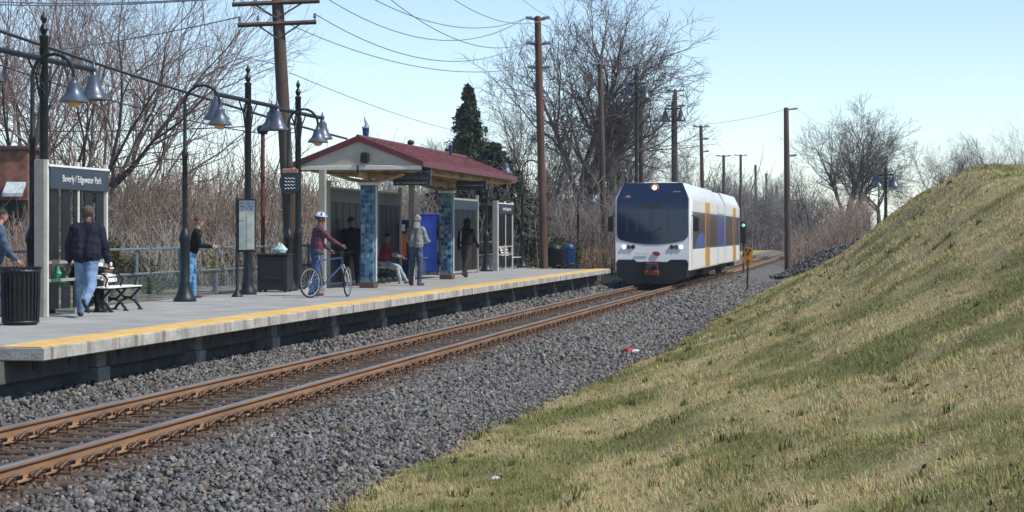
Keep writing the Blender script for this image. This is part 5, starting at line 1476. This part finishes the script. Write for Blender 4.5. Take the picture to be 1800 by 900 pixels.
con = foliage_mesh('crown', 2, 24000, cone_shape(9.6, 2.3), .13, (.025, .04, .024), (.11, .125, .07), leaf_m); ct = trunk_mesh(9.4, .2)
def conifer(x, D, s, label):
    r = empty('conifer', gpos(x, D), x*.1, label=label, cat='tree', group='dark conifers'); r.scale = s; link('trunk', ct, r); link('crown', con, r)
conifer(824, 104, (1.15, 1.15, .98), 'dark pointed conifer rising behind the shelter roof')
conifer(868, 96, (1.7, 1.7, .62), 'broad low dark conifer behind the far end of the shelter')
conifer(1090, 140, (1.5, 1.5, .62), 'dark conifer between the big bare tree and the train roof')
conifer(800, 112, (1.3, 1.3, .70), 'shorter dark conifer beside the pointed conifer')
shm = {}
def shrub(name, x, D, size, cA, cB, label, n=3500, leaf=.07, seed=1, z=None, cat='shrub', group='shrubs behind the platform'):
    p = gpos(x, D)
    r = empty(name, p, label=label, cat=cat, group=group)
    link('foliage', foliage_mesh('foliage', seed, n, blob_shape(*size), leaf, cA, cB, leaf_m), r)
    b = MB()
    for k in range(4): b.tube([(0, 0, -.05), (.2*math.cos(k*1.6)*size[0], .2*math.sin(k*1.6)*size[1], size[2]*1.0)], [.03, .012], 5)
    b.build('stem', bark, r)
shrub('evergreen_shrub', 992, 88, (.85, .85, 1.05), (.03, .05, .02), (.08, .10, .03), 'dark green leafy shrub behind the domed bins', 4000, .08, 3)
shrub('evergreen_shrub', 196, 48, (.30, .30, .75), (.05, .055, .02), (.11, .11, .03), 'narrow olive green shrub beside the nearest name screen', 2200, .05, 4)
shrub('flowering_shrub', 376, 52, (.22, .22, .55), (.18, .16, .02), (.32, .28, .03), 'small yellow flowering shrub behind the railing', 700, .04, 5)
shrub('evergreen_shrub', 489, 52, (.22, .22, .65), (.06, .08, .015), (.15, .15, .03), 'small yellow-green shrub behind the square bin', 900, .04, 6)
shrub('evergreen_shrub', 262, 50, (.9, .6, .22), (.05, .08, .02), (.10, .14, .04), 'low green ground shrub behind the bench and railing', 1500, .05, 7)
shrub('evergreen_shrub', 232, 57, (.8, .6, .5), (.05, .06, .03), (.12, .12, .06), 'dull green bramble mound in the brush behind the bench', 1800, .05, 8)
shrub('evergreen_shrub', 395, 58, (.9, .7, .6), (.045, .05, .03), (.11, .10, .06), 'dull olive bramble mound behind the timetable panel', 1800, .05, 9)
# tan ornamental grass: long thin arching blades
def grass_clump(x, D, R, H, label, seed):
    r = np.random.RandomState(seed); n = 1500
    a = r.uniform(0, 6.28, n); ln = H*r.uniform(.6, 1.1, n); le = r.uniform(.02, .55, n); b0 = np.stack([r.normal(0, R*.35, n), r.normal(0, R*.35, n), np.zeros(n)], -1)
    d = np.stack([np.cos(a)*np.sin(le), np.sin(a)*np.sin(le), np.cos(le)], -1); mid = b0+d*ln[:, None]*.6; tip = mid+(d*np.array([1.5, 1.5, .7]))*ln[:, None]*.4
    S = np.concatenate([np.concatenate([b0, mid, np.full((n, 1), .010), np.full((n, 1), .010)], 1), np.concatenate([mid, tip, np.full((n, 1), .012), np.full((n, 1), .004)], 1)])
    v_, q_ = segs_arrays(S, 3)
    o = empty('ornamental_grass', gpos(x, D), label=label, cat='plant', group='tan ornamental grasses'); link('blades', np_mesh('blades', v_, q_, mat('tan_grass', (.48, .34, .17), .9, 0, .15, 4)), o)
grass_clump(1046, 97, 1.05, 1.45, 'tan ornamental grass clump beside the front of the train', 3)
grass_clump(945, 80, .8, .7, 'low tan ornamental grass behind the railing near the reddish pole', 4)

# ---- thickets (masses of bare stems)
def thicket(name, seed, n, spots, hmin, hmax, m, label, r0=.014, tw=5):
    r = np.random.RandomState(seed); S = []
    for (xa, xb, Da, Db, w) in spots:
        k = int(n*w); x = r.uniform(xa, xb, k); D = r.uniform(Da, Db, k)
        u = (x-900)/F*D; X = CT*u-ST*D; Y = ST*u+CT*D; Z = height(X, Y)-.05
        hm = hmin+(hmax-hmin)*np.clip(fbm(x*.012+seed, D*.05)*1.5-.2, 0, 1)
        h = hm*r.uniform(.55, 1.1, k)
        b0 = np.stack([X, Y, Z], -1); a = r.uniform(0, 6.28, k); le = np.abs(r.normal(0, .22, k))
        d = np.stack([np.cos(a)*np.sin(le), np.sin(a)*np.sin(le), np.cos(le)], -1)
        m1 = b0+d*h[:, None]*.5; d2 = d+r.normal(0, .22, (k, 3)); t1 = m1+d2*h[:, None]*.5
        rr = r0*r.uniform(.7, 1.6, (k, 1))
        S.append(np.concatenate([b0, m1, rr, rr*.7], 1)); S.append(np.concatenate([m1, t1, rr*.7, rr*.3], 1))
        for q in range(tw):
            f = r.uniform(.15, 1, (k, 1)); low = r.rand(k, 1) < .4
            p0 = np.where(low, b0+(m1-b0)*f, m1+(t1-m1)*f); dd = d+r.normal(0, .65, (k, 3)); p1 = p0+dd*(h[:, None]*r.uniform(.12, .34, (k, 1)))
            S.append(np.concatenate([p0, p1, rr*.5, rr*.25], 1))
    v_, q_ = segs_arrays(np.concatenate(S), 3)
    return tag(link(name, np_mesh(name, v_, q_, m)), label, 'thicket', kind='stuff')
brush1 = mat('brush_brown', (.33, .25, .20), .95, 0, .25, .5); brush2 = mat('brush_greybrown', (.24, .20, .18), .95, 0, .25, .3); brush3 = mat('wood_mass', (.19, .16, .15), .95, 0, .25, .1)
thicket('thicket', 25, 1300, ((60, 560, 56, 70, 1.0),), 1.0, 3.0, mat('brush_greytan', (.36, .33, .29), .95, 0, .3, .4), 'lower grey-tan brush in front of the brown thicket', .013, 6)
thicket('thicket', 26, 130, ((60, 470, 66, 86, 1.0),), 3.5, 5.6, brush2, 'scattered taller saplings rising out of the thicket', .03, 10)
thicket('thicket', 5, 3900, ((60, 560, 60, 84, .9),), 1.8, 3.8, brush1, 'dense brown bare thicket behind the platform railing', .020, 6)
thicket('thicket', 15, 500, ((-120, 62, 46, 56, 1.0),), 1.2, 2.5, brush1, 'low brown brush in front of the brick building', .014, 6)
thicket('thicket', 6, 1700, ((540, 1110, 92, 125, 1.0),), 2.0, 4.6, brush2, 'grey-brown bare brush behind the shelter and bins', .024, 6)
thicket('woodland', 7, 2600, ((1100, 1430, 235, 330, 1.0), ), 3.5, 8.5, brush3, 'far brown wood massed beyond the train', .055, 6)
thicket('woodland', 8, 2000, ((-80, 1100, 170, 260, 1.0), ), 4, 8.5, brush3, 'far grey-brown wood beyond the yard', .05, 6)
thicket('thicket', 9, 900, ((1385, 1530, 140, 170, 1.0), ), 1.2, 3.6, brush1, 'brown bare brush behind the foot of the bank', .024, 5)

# ------------------------------------------------------------------ buildings
brick = mat('brick_wall', (.24, .105, .075), .9, 0, .25, 3, bump=.3, bscale=30)
p = P(-300, 411, 58.5); q = P(48, 411, 58.5)
w = (q-p).length; gz = .45
bl = empty('brick_building', (p.x, p.y, gz), TH, label='plain red-brown brick building behind the bare trees and first lamp', cat='building')
hh = P(0, 263, 58.5).z-gz
b = MB(); b.box((0, 0, -.3), (w, 2.2, hh)); b.build('wall', brick, bl)
b = MB(); b.bbox((-.1, -.12, hh-.02), (w+.1, 2.3, hh+.12), .03); b.build('coping', mat('coping_dark', (.08, .05, .045), .8), bl)
for k in range(3):
    b = MB(); b.bbox((.6+k*2.1, -.06, 1.0), (1.8+k*2.1, .05, 2.6), .01); wi = b.build('window', darkglass, bl); b = MB(); b.bbox((.5+k*2.1, -.14, .9), (1.9+k*2.1, -.065, .99), .01); b.build('sill', cream, wi)
b = MB(); b.prism([(-.55, 2.80), (-.02, 3.15), (-.02, 3.05), (-.55, 2.70)], 'x', w-.62, w-.03); b.build('awning', mat('awning_pale', (.48, .54, .58), .6), bl)
# pale house by the train
p = P(985, 411, 150); hs = empty('pale_house', (p.x, p.y, .45), TH, label='pale house with grey roof half hidden behind the bare trees', cat='house')
b = MB(); b.box((0, 0, -.3), (5.0, 6, 2.9)); b.build('wall', mat('house_wall', (.62, .57, .48), .8, 0, .05, 2), hs)
b = MB(); b.prism([(-.3, 2.85), (6.3, 2.85), (3.0, 4.3)], 'x', -.3, 5.3); b.build('roof', mat('house_roof', (.16, .15, .15), .85, 0, .15, 4), hs)
for xx in (.8, 2.4, 3.9):
    b = MB(); b.bbox((xx, -.05, .9), (xx+.8, .06, 2.1), .01); wi = b.build('window', darkglass, hs); b = MB(); b.bbox((xx-.08, -.1, .8), (xx+.88, -.052, .88), .01); b.build('sill', white_p, wi)

# ------------------------------------------------------------------ gravel heap at the foot of the bank
cp_ = P(1432, 438, 112)
_h = height
def height(X, Y): return _h(X, Y)+np.exp(-((CT*(X-cp_.x)+ST*(Y-cp_.y))/1.6)**2-((-ST*(X-cp_.x)+CT*(Y-cp_.y))/3.0)**2)*.75
v_, q_, c_ = stones(41, 3600, cp_.x-3, cp_.x+3, cp_.y-5, cp_.y+5, .10, .22, lambda X, Y, r: (height(X, Y)-_h(X, Y)) > .12*r.rand(len(X))+.05)
height = _h
tag(link('gravel_heap', np_mesh('gravel_heap', v_, q_, stone_m, colors=c_*.75)), 'heap of dark gravel on the bank beyond the yellow marker', 'gravel', kind='stuff')

# ------------------------------------------------------------------ haze in the air
hz = bpy.data.materials.new('haze'); hz.use_nodes = True; hn = hz.node_tree
hn.nodes.remove(hn.nodes['Principled BSDF'])
pv = hn.nodes.new('ShaderNodeVolumePrincipled'); pv.inputs['Density'].default_value = 0.00032; pv.inputs['Color'].default_value = (.86, .92, 1, 1); pv.inputs['Anisotropy'].default_value = .2
hn.links.new(pv.outputs[0], hn.nodes['Material Output'].inputs['Volume'])
b = MB(); b.box((-2600, -450, -2.0), (2600, 6100, 22)); hzo = b.build('haze', hz); tag(hzo, 'thin pale haze in the air', 'haze', kind='stuff')
